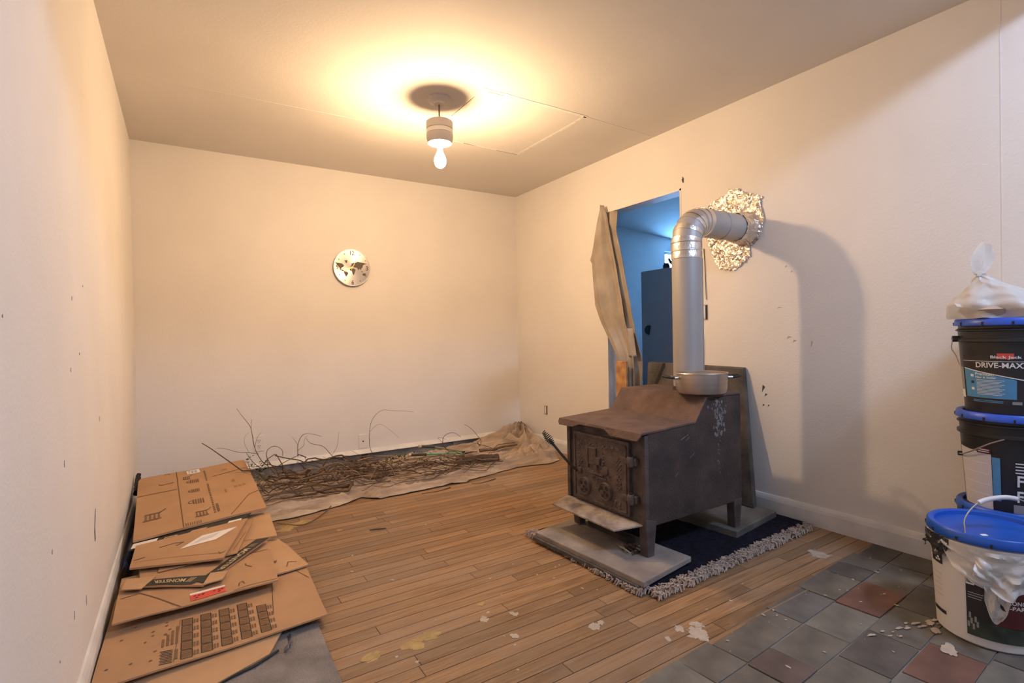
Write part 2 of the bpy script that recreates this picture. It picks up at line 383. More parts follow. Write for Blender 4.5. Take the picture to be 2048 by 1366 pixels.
# ------------------------------------------------------------------ rug, hearth slabs
m_rug = mat('navy_rug', (.020, .020, .034), .98, var=.5, scale=40, bump=.9, bscale=160, spec=.1)
m_fringe = mat('cream_yarn', (.52, .42, .35), .95, var=.35, scale=30, spec=.1)
RUG = [(1.765, 1.30), (2.985, 1.345), (2.99, 2.09), (1.755, 2.085)]
rug = thing('hearth_rug', 'dark navy rug with shaggy cream fringe lying under the wood stove', 'rug', (2.37, 1.69, 0))
def rug_pt(u, v):
    a = Vector(RUG[0]).lerp(Vector(RUG[1]), u); b = Vector(RUG[3]).lerp(Vector(RUG[2]), u); q = a.lerp(b, v)
    e = min(u, 1-u, v, 1-v)
    return (q.x, q.y, .0165+.003*N(u*30, v*20) - (.0 if e > .001 else .015))
mb = MB().grid(rug_pt, 90, 60); obj('pile', mb, m_rug, rug, smooth=True, fix=False)
def fringe(mb, a, b, out, n, seed):
    r = random.Random(seed); a = Vector(a); b = Vector(b); out = Vector(out)
    for i in range(n):
        t = r.random()*.97; p = a.lerp(b, t); d = r.uniform(-.010, .044)
        c = Vector((p.x, p.y, .006))+Vector((out.x, out.y, 0))*d
        ang = r.uniform(0, 6.28); L = r.uniform(.014, .034); cz = r.uniform(.004, .020)
        dx, dy = math.cos(ang)*L/2, math.sin(ang)*L/2
        mb.tube([(c.x-dx, c.y-dy, .004), (c.x-dx*.3+dy*.5, c.y-dy*.3-dx*.5, cz+.006), (c.x+dx*.4-dy*.3, c.y+dy*.4+dx*.3, cz+.005), (c.x+dx, c.y+dy, .004)],
                [.0028, .0036, .0036, .0024], n=5, cap=False)
mb = MB()
fringe(mb, RUG[3], RUG[0], (-1, 0), 760, 1); fringe(mb, RUG[0], RUG[1], (0, -1), 1000, 2)
obj('fringe', mb, m_fringe, rug, smooth=True, kind='stuff', fix=False, label='shaggy cream yarn fringe')

m_conc = mat('ashy_concrete', (.33, .282, .238), .92, var=.35, scale=7, bump=.35, bscale=50, col2=(.20, .175, .16))
m_stone = mat('slate_slab', (.17, .16, .135), .8, var=.4, scale=6, bump=.4, bscale=40, col2=(.085, .08, .07))
SLAB = [(1.745, 1.315), (2.085, 1.365), (2.035, 2.035), (1.70, 1.985)]
hs = thing('hearth_slab', 'thick ash-dusted grey stone slab under the front legs of the stove', 'slab', (1.89, 1.67, .016))
obj('lower_layer', MB().prism([(q[0]-.012*(q[0] < 1.8), q[1]+.02*(q[1] < 1.5)) for q in SLAB], .012, .03), mat('dark_backer', (.11, .10, .09), .9, var=.4, scale=20, bump=.4), hs, bevel=.002)
obj('upper_layer', MB().prism(SLAB, .028, .052), m_conc, hs, bevel=.004)
SLAB2 = [(2.50, 1.43), (2.93, 1.485), (2.92, 2.03), (2.45, 2.03)]
tag(obj('hearth_slab', MB().prism(SLAB2, .012, .048), m_stone, bevel=.004), 'dark greenish slate slab under the back legs of the stove', 'slab')

# ------------------------------------------------------------------ wood stove (faces the left wall)
def rust(name, c1, c2, rough=.72, metal=.25, sc=9):
    return mat(name, c1, rough, metal=metal, scale=sc, bump=.5, bscale=110, col2=c2, detail=8, lo=.3, hi=.7)
m_side = rust('stove_plate', (.088, .060, .050), (.040, .031, .029))
m_top = rust('rusted_top', (.165, .098, .074), (.085, .055, .046), .75, .15, 12)
m_front = rust('stove_front', (.140, .112, .104), (.062, .050, .047), .7, .3, 14)
m_door = rust('cast_iron_door', (.165, .122, .110), (.080, .060, .054), .7, .25, 25)
m_ash = mat('ash_dust', (.40, .34, .29), .95, var=.4, scale=18, col2=(.20, .16, .14))
SX0, SX1, SY0, SY1 = 1.93, 2.585, 1.457, 1.985
stove = thing('wood_stove', 'rusty brown iron wood stove with stepped top standing on slabs', 'stove', ((SX0+SX1)/2, (SY0+SY1)/2, .05))
# body with stepped side profile
prof = [(SX0, .18), (SX1, .18), (SX1, .704), (2.318, .704), (2.237, .597), (SX0, .580)]
obj('body', MB().extrude([(x, SY0, z) for x, z in prof], (0, SY1-SY0, 0)), m_side, stove, bevel=.004)
# top plate follows the step and overhangs the front; scalloped lip hangs down
t = .011
tp = [(1.885, .590), (2.240, .606), (2.322, .714), (SX1+.004, .716)]
e0, e1 = SY0-.004, SY1+.03
mb = MB()
pt = tp + [(x, z-t) for x, z in tp[::-1]]
mb.extrude([(x, e0, z) for x, z in pt], (0, e1-e0, 0))
obj('top_plate', mb, m_top, stove, bevel=.003)
lipy = [(e0, .578), (e0+.012, .556), (e0+.17, .556), (e0+.225, .578), (e0+.40, .576), (e0+.445, .560), (e1-.015, .558), (e1, .572)]
lip = [(1.885, yy, zz) for yy, zz in lipy] + [(1.885, e1, .590), (1.885, e0, .590)]
mb = MB().extrude(lip, (.010, 0, 0))
for i in range(len(mb.v)):        # lip leans forward
    x, y_, z = mb.v[i]; mb.v[i] = (x-(.590-z)*.45, y_, z)
obj('front_lip', mb, m_top, stove, bevel=.002)
# front plate rims, corner posts
fr = MB().box((SX0-.008, SY0, .18), (SX0, SY1, .575)); obj('front_plate', fr, m_front, stove, bevel=.002)
for yy in (SY0-.001, SY1-.021): obj('corner_bar', MB().box((SX0-.020, yy, .17), (SX0+.002, yy+.022, .575)), m_front, stove, bevel=.002)
# door
DY = (1.545, 1.925); DZ = (.205, .535)
dx = SX0-.028
door = obj('door', MB().box((dx, DY[0], DZ[0]), (SX0-.006, DY[1], DZ[1])), m_door, stove, bevel=.004)
mb = MB()                                     # raised border
for a, b in [((DY[0]+.012, DZ[1]-.022), (DY[1]-.012, DZ[1]-.016)), ((DY[0]+.012, DZ[0]+.012), (DY[1]-.012, DZ[0]+.018)), ((DY[0]+.012, DZ[0]+.012), (DY[0]+.018, DZ[1]-.016)), ((DY[1]-.018, DZ[0]+.012), (DY[1]-.012, DZ[1]-.016))]:
    mb.box((dx-.005, a[0], a[1]), (dx+.001, b[0], b[1]))
obj('door_border', mb, m_door, door, bevel=.001)
def bead(mb, y_, z, r, x=dx): mb.lathe([(0, -r*.8), (r*.75, -r*.5), (r, 0), (r, r*.3)], (x, y_, z), n=8, axis='x')
rd = random.Random(5)
mb = MB()
for i in range(34):                           # worn raised scrollwork along the top
    bead(mb, DY[1]-.035-i*.0093, DZ[1]-.045+.006*math.sin(i*1.9), rd.uniform(.004, .007))
obj('relief_scroll', mb, m_door, door, smooth=True)
for sy in (DY[1]-.052, DY[0]+.062):           # leaf sprays at both sides
    mb = MB()
    for i in range(22): bead(mb, sy+.012*math.sin(i*2.1), DZ[0]+.135+i*.0068-(.03 if sy < 1.7 else -.02), rd.uniform(.004, .008))
    obj('relief_leaves', mb, m_door, door, smooth=True)
mb = MB()                                     # cast mill scene: house, roof, wheel, trees, ground
yc = 1.755
mb.box((dx-.008, yc-.002, .395), (dx+.001, yc+.058, .470)); mb.box((dx-.012, yc+.050, .375), (dx+.001, yc+.054, .478))
mb.box((dx-.011, yc-.006, .470), (dx+.001, yc+.062, .476)); mb.box((dx-.011, yc-.030, .40), (dx+.001, yc+.004, .428))
mb.box((dx-.011, yc-.036, .428), (dx+.001, yc+.01, .434)); mb.box((dx-.010, yc-.012, .38), (dx+.001, yc+.01, .40))
mb.lathe([(0, -.01), (.020, -.008), (.022, 0)], (dx, yc-.062, .378), n=14, axis='x')
mb.box((dx-.009, yc-.052, .352), (dx+.001, yc+.06, .358)); mb.box((dx-.007, yc-.070, .340), (dx+.001, yc+.03, .345))
for k in range(5): bead(mb, yc-.045-.004*(k % 2), .405+k*.013, .009-.0012*k)
for k in range(6): bead(mb, yc+.06-.008*k, .358+.004*(k % 2), .008)
obj('relief_scene', mb, m_door, door)
mb = MB()
for k in range(16): bead(mb, 1.64+rd.uniform(-.045, .03), .235+rd.uniform(-.02, .02), rd.uniform(.004, .009))
for k in range(8): bead(mb, 1.757+rd.uniform(-.02, .02), .325+rd.uniform(-.012, .012), rd.uniform(.004, .007))
obj('relief_leaves', mb, m_door, door, smooth=True)
# draft dials with three holes
for yy, zz in ((1.835, .280), (1.690, .286)):
    mb = MB().lathe([(0, -.010), (.034, -.010), (.040, -.006), (.042, 0)], (dx-.002, yy, zz), n=26, axis='x')
    dial = obj('draft_dial', mb, m_door, door, smooth=True)
    mb = MB()
    for k in range(4): a = .6+k*math.pi/2; mb.lathe([(0, -.0125), (.0095, -.0125), (.0095, -.008)], (dx-.0005, yy+.022*math.cos(a), zz+.022*math.sin(a)), n=10, axis='x')
    obj('air_hole', mb, m_dark, dial)
    obj('dial_knob', MB().lathe([(0, -.026), (.009, -.024), (.007, -.016), (.005, -.01)], (dx-.001, yy, zz), n=12, axis='x'), m_door, dial, smooth=True)
    obj('dial_rim', MB().tube([(dx-.012, yy+.038*math.cos(a*math.pi/12), zz+.038*math.sin(a*math.pi/12)) for a in range(25)], .003, n=6, cap=False), m_door, dial, smooth=True)
# hinges
for zz in (.455, .290):
    h = obj('hinge', MB().lathe([(.014, -.022), (.016, -.018), (.016, .018), (.014, .022)], (SX0-.032, 1.530, zz), n=14, cap=True), m_door, stove, smooth=True)
    obj('hinge_arm', MB().box((SX0-.036, 1.53, zz-.012), (SX0-.026, 1.585, zz+.012)), m_door, h, bevel=.002)
    obj('hinge_plate', MB().box((SX0-.030, 1.500, zz-.016), (SX0-.006, 1.526, zz+.016)), m_door, h, bevel=.003)
    obj('hinge_pin', MB().lathe([(.007, 0), (.008, .006), (0, .009)], (SX0-.032, 1.530, zz+.022), n=10), m_dark, h, smooth=True)
# handle: bent rod with a spring grip
rod = smooth_path([(SX0-.02, 1.872, .348), (1.895, 1.875, .346), (1.875, 1.888, .358), (1.845, 1.925, .405), (1.815, 1.966, .462), (1.80, 1.985, .492)], 6)
hd = obj('door_handle', MB().tube(rod, .0062, n=8), m_dark, stove, smooth=True)
obj('latch_boss', MB().lathe([(0, -.016), (.014, -.013), (.017, 0)], (dx, 1.872, .348), n=14, axis='x'), m_door, door, smooth=True)
a = Vector((1.812, 1.970, .468)); b = Vector((1.782, 2.014, .530)); ax = (b-a).normalized(); p1 = ax.cross(Vector((0, 0, 1))).normalized(); p2 = ax.cross(p1)
coil = []
for i in range(9*14+1):
    s = i/(9*14); R = .007+.011*math.sin(math.pi*min(1, s*1.15)*.93)
    ang = 2*math.pi*i/14; coil.append(a+(b-a)*s+(p1*math.cos(ang)+p2*math.sin(ang))*R)
obj('spring_grip', MB().tube(coil, .0022, n=5), m_metal if False else m_dark, hd, smooth=True, label='coiled wire spring grip')
# ash shelf
sh = MB().extrude([(SX0-.018, SY0+.018, .184), (SX0-.118, SY0+.09, .160), (SX0-.118, SY1+.005, .160), (SX0-.018, SY1+.005, .188)], (0, 0, .008))
shelf = obj('ash_shelf', sh, m_ash, stove, bevel=.002, label='sloping front shelf covered in pale ash')
# legs: angle-iron tapering feet
for (lx, ly, zb) in ((SX0+.005, SY0-.002, .051), (SX0+.005, SY1-.06, .051), (SX1-.055, SY0-.002, .047), (SX1-.055, SY1-.06, .047)):
    if lx < 2.2 and ly < 1.6:
        pts = [(lx-.024, ly, .22), (lx+.040, ly, .20), (lx+.026, ly+.004, zb), (lx-.014, ly+.004, zb)]
    else:
        pts = [(lx-.010, ly, .19), (lx+.055, ly, .19), (lx+.042, ly+.006, zb), (lx+.004, ly+.006, zb)]
    mb = MB().extrude(pts, (0, .044, 0))
    obj('leg', mb, m_front, stove, bevel=.003)
# whitish stain running down the near side
m_stain = mat('ash_stain', (.25, .235, .23), .95, var=.5, scale=60, col2=(.10, .085, .08))
mb = MB()
for k in range(130):
    s = rd.random(); x = 2.41+rd.gauss(0, .018+.01*(s < .4)); z = .69-.17*s if k < 105 else .52-.18*rd.random(); x = x if k < 105 else 2.41+rd.gauss(0, .006)
    r = rd.uniform(.002, .008) if k < 105 else .0025
    pts = [(x+r*math.cos(q*1.05)*(.7+.5*rd.random()), SY0, z+r*1.5*math.sin(q*1.05)*(.7+.5*rd.random())) for q in range(6)]
    mb.extrude(pts, (0, -.0006-.0012*rd.random(), 0))
for (x, z, l) in ((2.14, .53, .05), (2.17, .52, .03), (2.2, .44, .03), (2.10, .37, .02)):
    mb.extrude([(x, SY0, z), (x+l, SY0, z+.018), (x+l, SY0, z+.021), (x, SY0, z+.003)], (0, -.001, 0))
obj('ash_stain', mb, m_stain, stove, kind='stuff', fix=False)
# flue collar
PX, PY, PR = 2.495, 1.695, .0755
obj('flue_collar', MB().lathe([(PR+.004, .714), (PR+.004, .733), (PR+.0005, .735)], (PX, PY, 0), n=36), m_side, stove, smooth=True)

# board and scraps lying under the stove
tag(obj('iron_tray', MB().prism([(1.955, 1.62), (1.995, 1.60), (2.03, 1.90), (1.97, 1.905)], .052, .080), m_side, bevel=.003), 'flat rusty iron bar lying between the front legs of the stove', 'bar')
m_bark = mat('bark', (.10, .07, .05), .9, var=.5, scale=40, bump=.5)
m_split = mat('split_wood', (.52, .42, .32), .8, var=.3, scale=30)
for k in range(9):
    if k < 5: cx, cy, a, zb = 1.915+.008*(k % 2), 1.518+.016*k, .12*(-1)**k, .0555
    else: cx, cy, a, zb = 1.885+.022*(k-5), 1.552+.006*(k % 2), 1.45+.05*(k-6), .0640
    L = rd.uniform(.024, .034) if k < 5 else .042
    mb = MB().tube([(cx-L*math.cos(a), cy-L*math.sin(a), zb), (cx, cy, zb+.0008), (cx+L*math.cos(a), cy+L*math.sin(a), zb)], [.0022, .0042, .0026], n=6)
    pale = k in (1, 5)
    tag(obj('wood_scrap', mb, m_split if pale else m_bark, smooth=True), 'pale split wood splinter on the ashy slab under the stove' if pale else 'dark bark scrap on the ashy slab under the stove', 'wood scrap',
        'pale splinters under the stove' if pale else 'bark scraps under the stove')

# ------------------------------------------------------------------ stove pipe
m_pipe = mat('grey_stovepipe', (.43, .415, .405), .5, metal=.35, var=.14, scale=5, stretch=(1, 1, .3), bump=.03)
m_foil = mat('foil_tape', (.74, .70, .66), .3, metal=.9, var=.12, scale=14, bump=.4, bscale=40)
pipe = thing('stove_pipe', 'grey metal stovepipe rising from the stove and elbowing into the wall', 'stovepipe', (PX, PY, .716))
obj('vertical_pipe', MB().lathe([(PR, .717), (PR, 1.47)], (PX, PY, 0), n=48), m_pipe, pipe, smooth=True)
obj('seam', MB().box((PX+.056, PY-.054, .74), (PX+.061, PY-.049, 1.40)), m_pipe, pipe)
ZA, RB = 1.600, .125
zs = ZA-RB
def arc(t): return Vector((PX+RB-RB*math.cos(t), PY, zs+RB*math.sin(t)))
angs = [0, 22.5, 45, 67.5, 90]
for i in range(4):
    a0, a1 = math.radians(angs[i]), math.radians(angs[i+1])
    # straight gore between two mitre planes
    mb = MB(); n = 40; vv = []
    for aa in (a0, a1):
        for k in range(n):
            q = 2*math.pi*k/n; rad = RB - PR*1.0*math.cos(q)      # distance from bend axis
            vv.append((PX+RB-rad*math.cos(aa), PY+PR*math.sin(q), zs+rad*math.sin(aa)))
    mb.add(vv, [(k, (k+1) % n, n+(k+1) % n, n+k) for k in range(n)])
    obj('elbow_gore', mb, m_pipe, pipe, smooth=True)
def elbow_band(aa, w, dr, m):
    n = 40; vv = []
    a0, a1 = math.radians(aa-w/2), math.radians(aa+w/2)
    for q_, r_ in ((a0, PR), (a0, PR+dr), ((a0+a1)/2, PR+dr*1.5), (a1, PR+dr), (a1, PR)):
        for k in range(n):
            q = 2*math.pi*k/n; rad = RB - r_*math.cos(q)
            vv.append((PX+RB-rad*math.cos(q_), PY+r_*math.sin(q), zs+rad*math.sin(q_)))
    mb = MB().add(vv, [(j*n+k, j*n+(k+1) % n, (j+1)*n+(k+1) % n, (j+1)*n+k) for j in range(4) for k in range(n)])
    obj('foil_band', mb, m, pipe, smooth=True)
for aa in (6, 27, 49, 60, 76, 92): elbow_band(aa, 9 if aa != 92 else 13, .002, m_foil)
obj('foil_wrap', MB().lathe([(PR, 1.395), (PR+.002, 1.397), (PR+.0025, 1.432), (PR+.001, 1.434), (PR+.003, 1.436), (PR+.0035, 1.47), (PR+.001, 1.476)], (PX, PY, 0), n=48, fn=lambda r, h, t_: r+.0012*N(t_*3, h*40)), m_foil, pipe, smooth=True)
obj('horizontal_pipe', MB().lathe([(PR, PX+RB), (PR, W-.001)], (0, PY, ZA), n=48, axis='x'), m_pipe, pipe, smooth=True)
obj('pipe_joint', MB().lathe([(PR+.001, PX+RB+.15), (PR+.003, PX+RB+.152), (PR+.003, PX+RB+.158), (PR+.001, PX+RB+.16)], (0, PY, ZA), n=48, axis='x'), m_pipe, pipe, smooth=True)
mb = MB().lathe([(PR+.003, W-.10), (PR+.008, W-.098), (PR+.010, W-.07), (PR+.012, W-.04), (PR+.018, W-.015), (PR+.03, W-.002)], (0, PY, ZA), n=72, axis='x',
                fn=lambda r, h, t_: r+.007*N(t_*4, h*30)+.005*N(t_*11, h*60, 3))
m_crinkle = mat('crinkled_foil', (.78, .72, .65), .24, metal=.95, var=.1, scale=20, bump=.7, bscale=45)
obj('foil_collar', mb, m_crinkle, pipe, fix=False)
# crumpled foil sheet taped on the wall around the pipe hole
OUT = [(1.995, 1.722), (1.92, 1.79), (1.86, 1.815), (1.80, 1.826), (1.79, 1.85), (1.73, 1.84), (1.72, 1.822), (1.585, 1.762), (1.598, 1.728), (1.575, 1.64), (1.60, 1.545), (1.66, 1.50), (1.665, 1.44), (1.725, 1.395), (1.765, 1.372), (1.865, 1.395), (1.885, 1.43), (1.925, 1.52), (1.95, 1.62)]
def inside(y_, z_):
    c = False; n = len(OUT)
    for i in range(n):
        (a, b), (c_, d_) = OUT[i], OUT[(i+1) % n]
        if (b > z_) != (d_ > z_) and y_ < (c_-a)*(z_-b)/(d_-b)+a: c = not c
    return c
st_ = .0085; ny, nz = 54, 58; idx = {}; mb = MB(); rf = random.Random(8)
def fp(i, j):
    if (i, j) not in idx:
        y_ = 1.56+i*st_+rf.uniform(-.0032, .0032); z_ = 1.36+j*st_+rf.uniform(-.0032, .0032)
        x = W-.009-.007*N(y_*22, z_*22)-.006*abs(N(y_*60, z_*60, 4))+rf.uniform(-.0018, .0018)
        idx[(i, j)] = len(mb.v); mb.v.append((min(x, W-.001), y_, z_))
    return idx[(i, j)]
for i in range(ny):
    for j in range(nz):
        if inside(1.56+(i+.5)*st_, 1.36+(j+.5)*st_) and math.hypot(1.56+(i+.5)*st_-PY, 1.36+(j+.5)*st_-ZA) > PR+.012:
            q = (fp(i, j), fp(i+1, j), fp(i+1, j+1), fp(i, j+1))
            mb.f += [(q[0], q[1], q[2]), (q[0], q[2], q[3])] if (i+j) % 2 else [(q[0], q[1], q[3]), (q[1], q[2], q[3])]
tag(obj('foil_sheet', mb, m_crinkle, fix=False), 'crumpled aluminium foil sheet taped to the wall around the pipe', 'foil')

# ------------------------------------------------------------------ pot on the stove
QX, QY, QR = 2.381, 1.529, .121
m_pot = mat('pot_steel', (.56, .49, .42), .36, metal=.85, var=.14, scale=4, stretch=(1, 1, 14))
pot = thing('cooking_pot', 'wide steel cooking pot with two side handles on the stove', 'pot', (QX, QY, .715))
b0 = .7175
obj('bowl', MB().lathe([(0, b0), (QR-.022, b0), (QR-.010, b0+.006), (QR-.004, b0+.022), (QR, b0+.098), (QR+.003, b0+.100), (QR+.001, b0+.103), (QR-.004, b0+.100)], (QX, QY, 0), n=56), m_pot, pot, smooth=True)
obj('inside', MB().lathe([(QR-.004, b0+.100), (QR-.005, b0+.03), (QR-.02, b0+.012), (0, b0+.010)], (QX, QY, 0), n=56), m_pot, pot, smooth=True)
dr = Vector((.844, -.537, 0)); pr = Vector((.537, .844, 0))
for s in (-1, 1):
    c = Vector((QX, QY, b0+.078))+dr*s*QR
    h = obj('handle', MB().tube(smooth_path([c+dr*s*.012+pr*.03, c+dr*s*.045+pr*.034+Vector((0, 0, .004)), c+dr*s*.066+Vector((0, 0, .008)), c+dr*s*.045-pr*.034+Vector((0, 0, .004)), c+dr*s*.012-pr*.03], 6), .0055, n=8), m_dark, pot, smooth=True)
    for k in (-1, 1): obj('handle_ferrule', MB().tube([c-dr*s*.004+pr*.03*k, c+dr*s*.018+pr*.031*k], .0075, n=10), m_metal, h, smooth=True)

# slab leaning on the wall behind the stove
m_lean = mat('dark_slate_panel', (.125, .105, .088), .85, var=.5, scale=7, bump=.4, bscale=60, col2=(.05, .042, .036))
bot = [(2.862, 1.575, .05), (2.862, 2.36, .05)]; top = [(2.972, 1.700, .800), (2.972, 2.42, .812)]
lp = thing('leaning_slab', 'dark stone slab leaning on the wall behind the wood stove', 'slab', (2.9, 1.97, .05))
obj('slab_body', MB().extrude([bot[0], bot[1], top[1], top[0]], (.033, 0, .006)), m_lean, lp, bevel=.004)
mb = MB()
vein = [(0, .92), (.10, .90), (.12, .82), (.20, .80), (.22, .70), (.26, .66)]
for i in range(24):
    s = i/23; v_ = .985-.23*s; u_ = .80+.12*s+.015*N(i*.8, 1)
    P_ = lambda u, v: Vector(bot[0]).lerp(Vector(bot[1]), u).lerp(Vector(top[0]).lerp(Vector(top[1]), u), v)
    a = P_(u_, v_); w = .012
    mb.add([a+Vector((-.0012, -w, -.012)), a+Vector((-.0012, w, -.012)), a+Vector((-.0012, w*.8, .014)), a+Vector((-.0012, -w*.8, .014))], [(0, 1, 2, 3)])
obj('dark_vein', mb, m_dark, lp, fix=False)

# ------------------------------------------------------------------ pendant lamp
LX, LY = 1.505, 2.566
m_lamp = mat('grey_lamp_paint', (.56, .51, .48), .55, var=.06, scale=8)
m_lampgroove = mat('cream_band', (.78, .74, .68), .5, var=.05)
m_lampwhite = mat('lamp_white_inside', (.86, .84, .80), .4, var=0)
m_bulb = bpy.data.materials.new('lit_bulb'); m_bulb.use_nodes = True
nt = m_bulb.node_tree; b_ = nt.nodes['Principled BSDF']; b_.inputs['Base Color'].default_value = (1, .95, .85, 1)
b_.inputs['Emission Color'].default_value = (*BULB_COLOR, 1); b_.inputs['Emission Strength'].default_value = BULB_STRENGTH
lamp = thing('pendant_lamp', 'grey drum pendant lamp with bare lit bulb hanging from the ceiling', 'lamp', (LX, LY, 1.955))
obj('ceiling_canopy', MB().lathe([(.068, H), (.068, H-.008), (.060, H-.018), (.034, H-.024), (.030, H-.034), (.010, H-.036), (0, H-.036)], (LX, LY, 0), n=40), m_lamp, lamp, smooth=True)
obj('rod', MB().lathe([(.0042, H-.034), (.0042, 2.21)], (LX, LY, 0), n=12), mat('brown_rod', (.16, .09, .06), .4, metal=.5, var=.1), lamp, smooth=True)
drum = obj('drum', MB().lathe([(0, 2.222), (.066, 2.222), (.074, 2.216), (.074, 2.176), (.071, 2.174), (.071, 2.172)], (LX, LY, 0), n=48), m_lamp, lamp, smooth=True)
obj('drum_band', MB().lathe([(.070, 2.172), (.0735, 2.171), (.0735, 2.150), (.070, 2.149)], (LX, LY, 0), n=48), m_lampgroove, lamp, smooth=True)
obj('groove', MB().lathe([(.0700, 2.178), (.0712, 2.176), (.0712, 2.144), (.0700, 2.142)], (LX, LY, 0), n=48), m_lamp, lamp, smooth=True)
obj('lower_drum', MB().lathe([(.071, 2.149), (.0735, 2.147), (.0735, 2.124), (.066, 2.098), (.058, 2.096)], (LX, LY, 0), n=48), m_lamp, lamp, smooth=True)
obj('reflector', MB().lathe([(.058, 2.096), (.050, 2.108), (.034, 2.116), (0, 2.117)], (LX, LY, 0), n=40), m_lampwhite, lamp, smooth=True)
bulb = obj('bulb', MB().lathe([(.0, 1.962), (.014, 1.965), (.025, 1.974), (.032, 1.990), (.033, 2.005), (.029, 2.022), (.020, 2.040), (.0145, 2.055)], (LX, LY, 0), n=28), m_bulb, lamp, smooth=True, angle=180, label='glowing warm light bulb')
obj('socket', MB().lathe([(.0145, 2.055), (.016, 2.058), (.016, 2.078), (.020, 2.080), (.021, 2.118)], (LX, LY, 0), n=24), m_lampwhite, bulb, smooth=True)

# ------------------------------------------------------------------ wall clock with a world map
CX, CZ, CR = 1.424, 1.583, .147
clock = thing('wall_clock', 'round silver wall clock with a world map dial on the back wall', 'clock', (CX, D, CZ-CR))
m_face = bpy.data.materials.new('spun_metal_dial'); m_face.use_nodes = True
nt = m_face.node_tree; b_ = nt.nodes['Principled BSDF']
b_.inputs['Base Color'].default_value = (.74, .68, .60, 1); b_.inputs['Metallic'].default_value = .85; b_.inputs['Roughness'].default_value = .42
b_.inputs['Anisotropic'].default_value = .85
tg = nt.nodes.new('ShaderNodeTangent'); tg.direction_type = 'RADIAL'; tg.axis = 'Y'; nt.links.new(tg.outputs[0], b_.inputs['Tangent'])
FY = D-.026
obj('dial', MB().lathe([(0, FY), (CR-.006, FY)], (CX, 0, CZ), n=64, axis='y'), m_face, clock)
obj('rim', MB().lathe([(CR-.006, FY+.002), (CR-.006, FY-.004), (CR-.001, FY-.004), (CR, FY), (CR-.002, D-.012), (CR-.02, D)], (CX, 0, CZ), n=64, axis='y'), m_metal, clock, smooth=True)
m_ink = mat('brown_ink', (.11, .085, .07), .6, var=0)
def flat_text(body, cx, cz, h, w, y_, m, parent, name='numeral'):
    v, f = text_mesh(body)
    obj(name, MB().add([(cx+(q[0]-.5)*w, y_, cz+(q[1]-.5)*h) for q in v], f), m, parent, fix=False)
for body, a, w in (('12', 90, .036), ('3', 0, .019), ('6', 270, .019), ('9', 180, .019)):
    rr_ = CR*.80; flat_text(body, CX+rr_*math.cos(math.radians(a)), CZ+rr_*math.sin(math.radians(a)), .036, w, FY-.0012, m_ink, clock)
for k in range(12):
    if k % 3:
        a = math.radians(30*k); obj('hour_dot', MB().lathe([(0, FY-.0015), (.0042, FY-.0012), (.0042, FY)], (CX+CR*.82*math.cos(a), 0, CZ+CR*.82*math.sin(a)), n=10, axis='y'), m_ink, clock)
LAND = {'north_america': [(-.93, .24), (-.70, .22), (-.55, .20), (-.45, .10), (-.50, .02), (-.60, -.04), (-.62, -.12), (-.50, -.16), (-.42, -.22), (-.52, -.22), (-.66, -.14), (-.74, .02), (-.86, .16)],
        'greenland': [(-.44, .38), (-.26, .40), (-.28, .28), (-.34, .22), (-.38, .30)],
        'south_america': [(-.46, -.22), (-.34, -.22), (-.22, -.30), (-.28, -.42), (-.36, -.52), (-.40, -.42), (-.46, -.32)],
        'africa': [(-.14, -.06), (.00, -.04), (.14, -.06), (.18, -.14), (.14, -.20), (.10, -.34), (.06, -.42), (.00, -.32), (-.02, -.20), (-.14, -.16)],
        'eurasia': [(-.12, .08), (-.04, .14), (-.06, .22), (.08, .28), (.22, .30), (.28, .36), (.46, .32), (.82, .26), (.66, .20), (.58, .14), (.58, .06), (.50, -.02), (.46, -.12), (.40, -.04), (.32, -.12), (.26, .0), (.14, .02), (.02, .02)],
        'australia': [(.54, -.34), (.62, -.28), (.72, -.28), (.74, -.38), (.66, -.42), (.58, -.40)],
        'islands': [(.48, -.16), (.56, -.18), (.60, -.22), (.52, -.22)]}
for k, poly in LAND.items():
    obj('map_'+k, MB().extrude([(CX+x*CR*.98, FY-.0004, CZ+z*CR*.98) for x, z in poly], (0, -.001, 0)), m_ink, clock)
m_hand = mat('brass_hand', (.55, .46, .22), .35, metal=.8, var=0)
for a, L, w in ((64, .085, .005), (203, .062, .007), (64+180, .03, .004)):
    d = Vector((math.cos(math.radians(a)), 0, math.sin(math.radians(a)))); s = Vector((-d.z, 0, d.x)); c = Vector((CX, FY-.006, CZ))
    obj('clock_hand', MB().extrude([c-s*w/2, c+d*L-s*w/4, c+d*L+s*w/4, c+s*w/2], (0, -.0012, 0)), m_hand, clock)
obj('hand_hub', MB().lathe([(0, FY-.010), (.008, FY-.009), (.009, FY)], (CX, 0, CZ), n=14, axis='y'), m_hand, clock, smooth=True)

# ------------------------------------------------------------------ outlets, switch box, nail, wire
m_plate = mat('ivory_plate', (.80, .755, .70), .45, var=.03)
def outlet(cx, cz, label):
    t_ = thing('outlet', label, 'outlet', (cx, D, cz-.057))
    obj('cover_plate', MB().box((cx-.036, D-.006, cz-.057), (cx+.036, D, cz+.057)), m_plate, t_, bevel=.002)
    for s in (-1, 1):
        r = obj('receptacle', MB().lathe([(0, D-.0085), (.0155, D-.008), (.017, D-.006)], (cx, 0, cz+s*.02), n=18, axis='y'), m_plate, t_, smooth=True)
        mb = MB()
        for k in (-1, 1): mb.box((cx+k*.0065-.0014, D-.0095, cz+s*.02), (cx+k*.0065+.0014, D-.008, cz+s*.02+.008))
        mb.box((cx-.0022, D-.0095, cz+s*.02-.010), (cx+.0022, D-.008, cz+s*.02-.005))
        obj('slot', mb, m_dark, r, fix=False)
outlet(.722, .262, 'ivory duplex wall outlet low on the back wall behind the twigs')
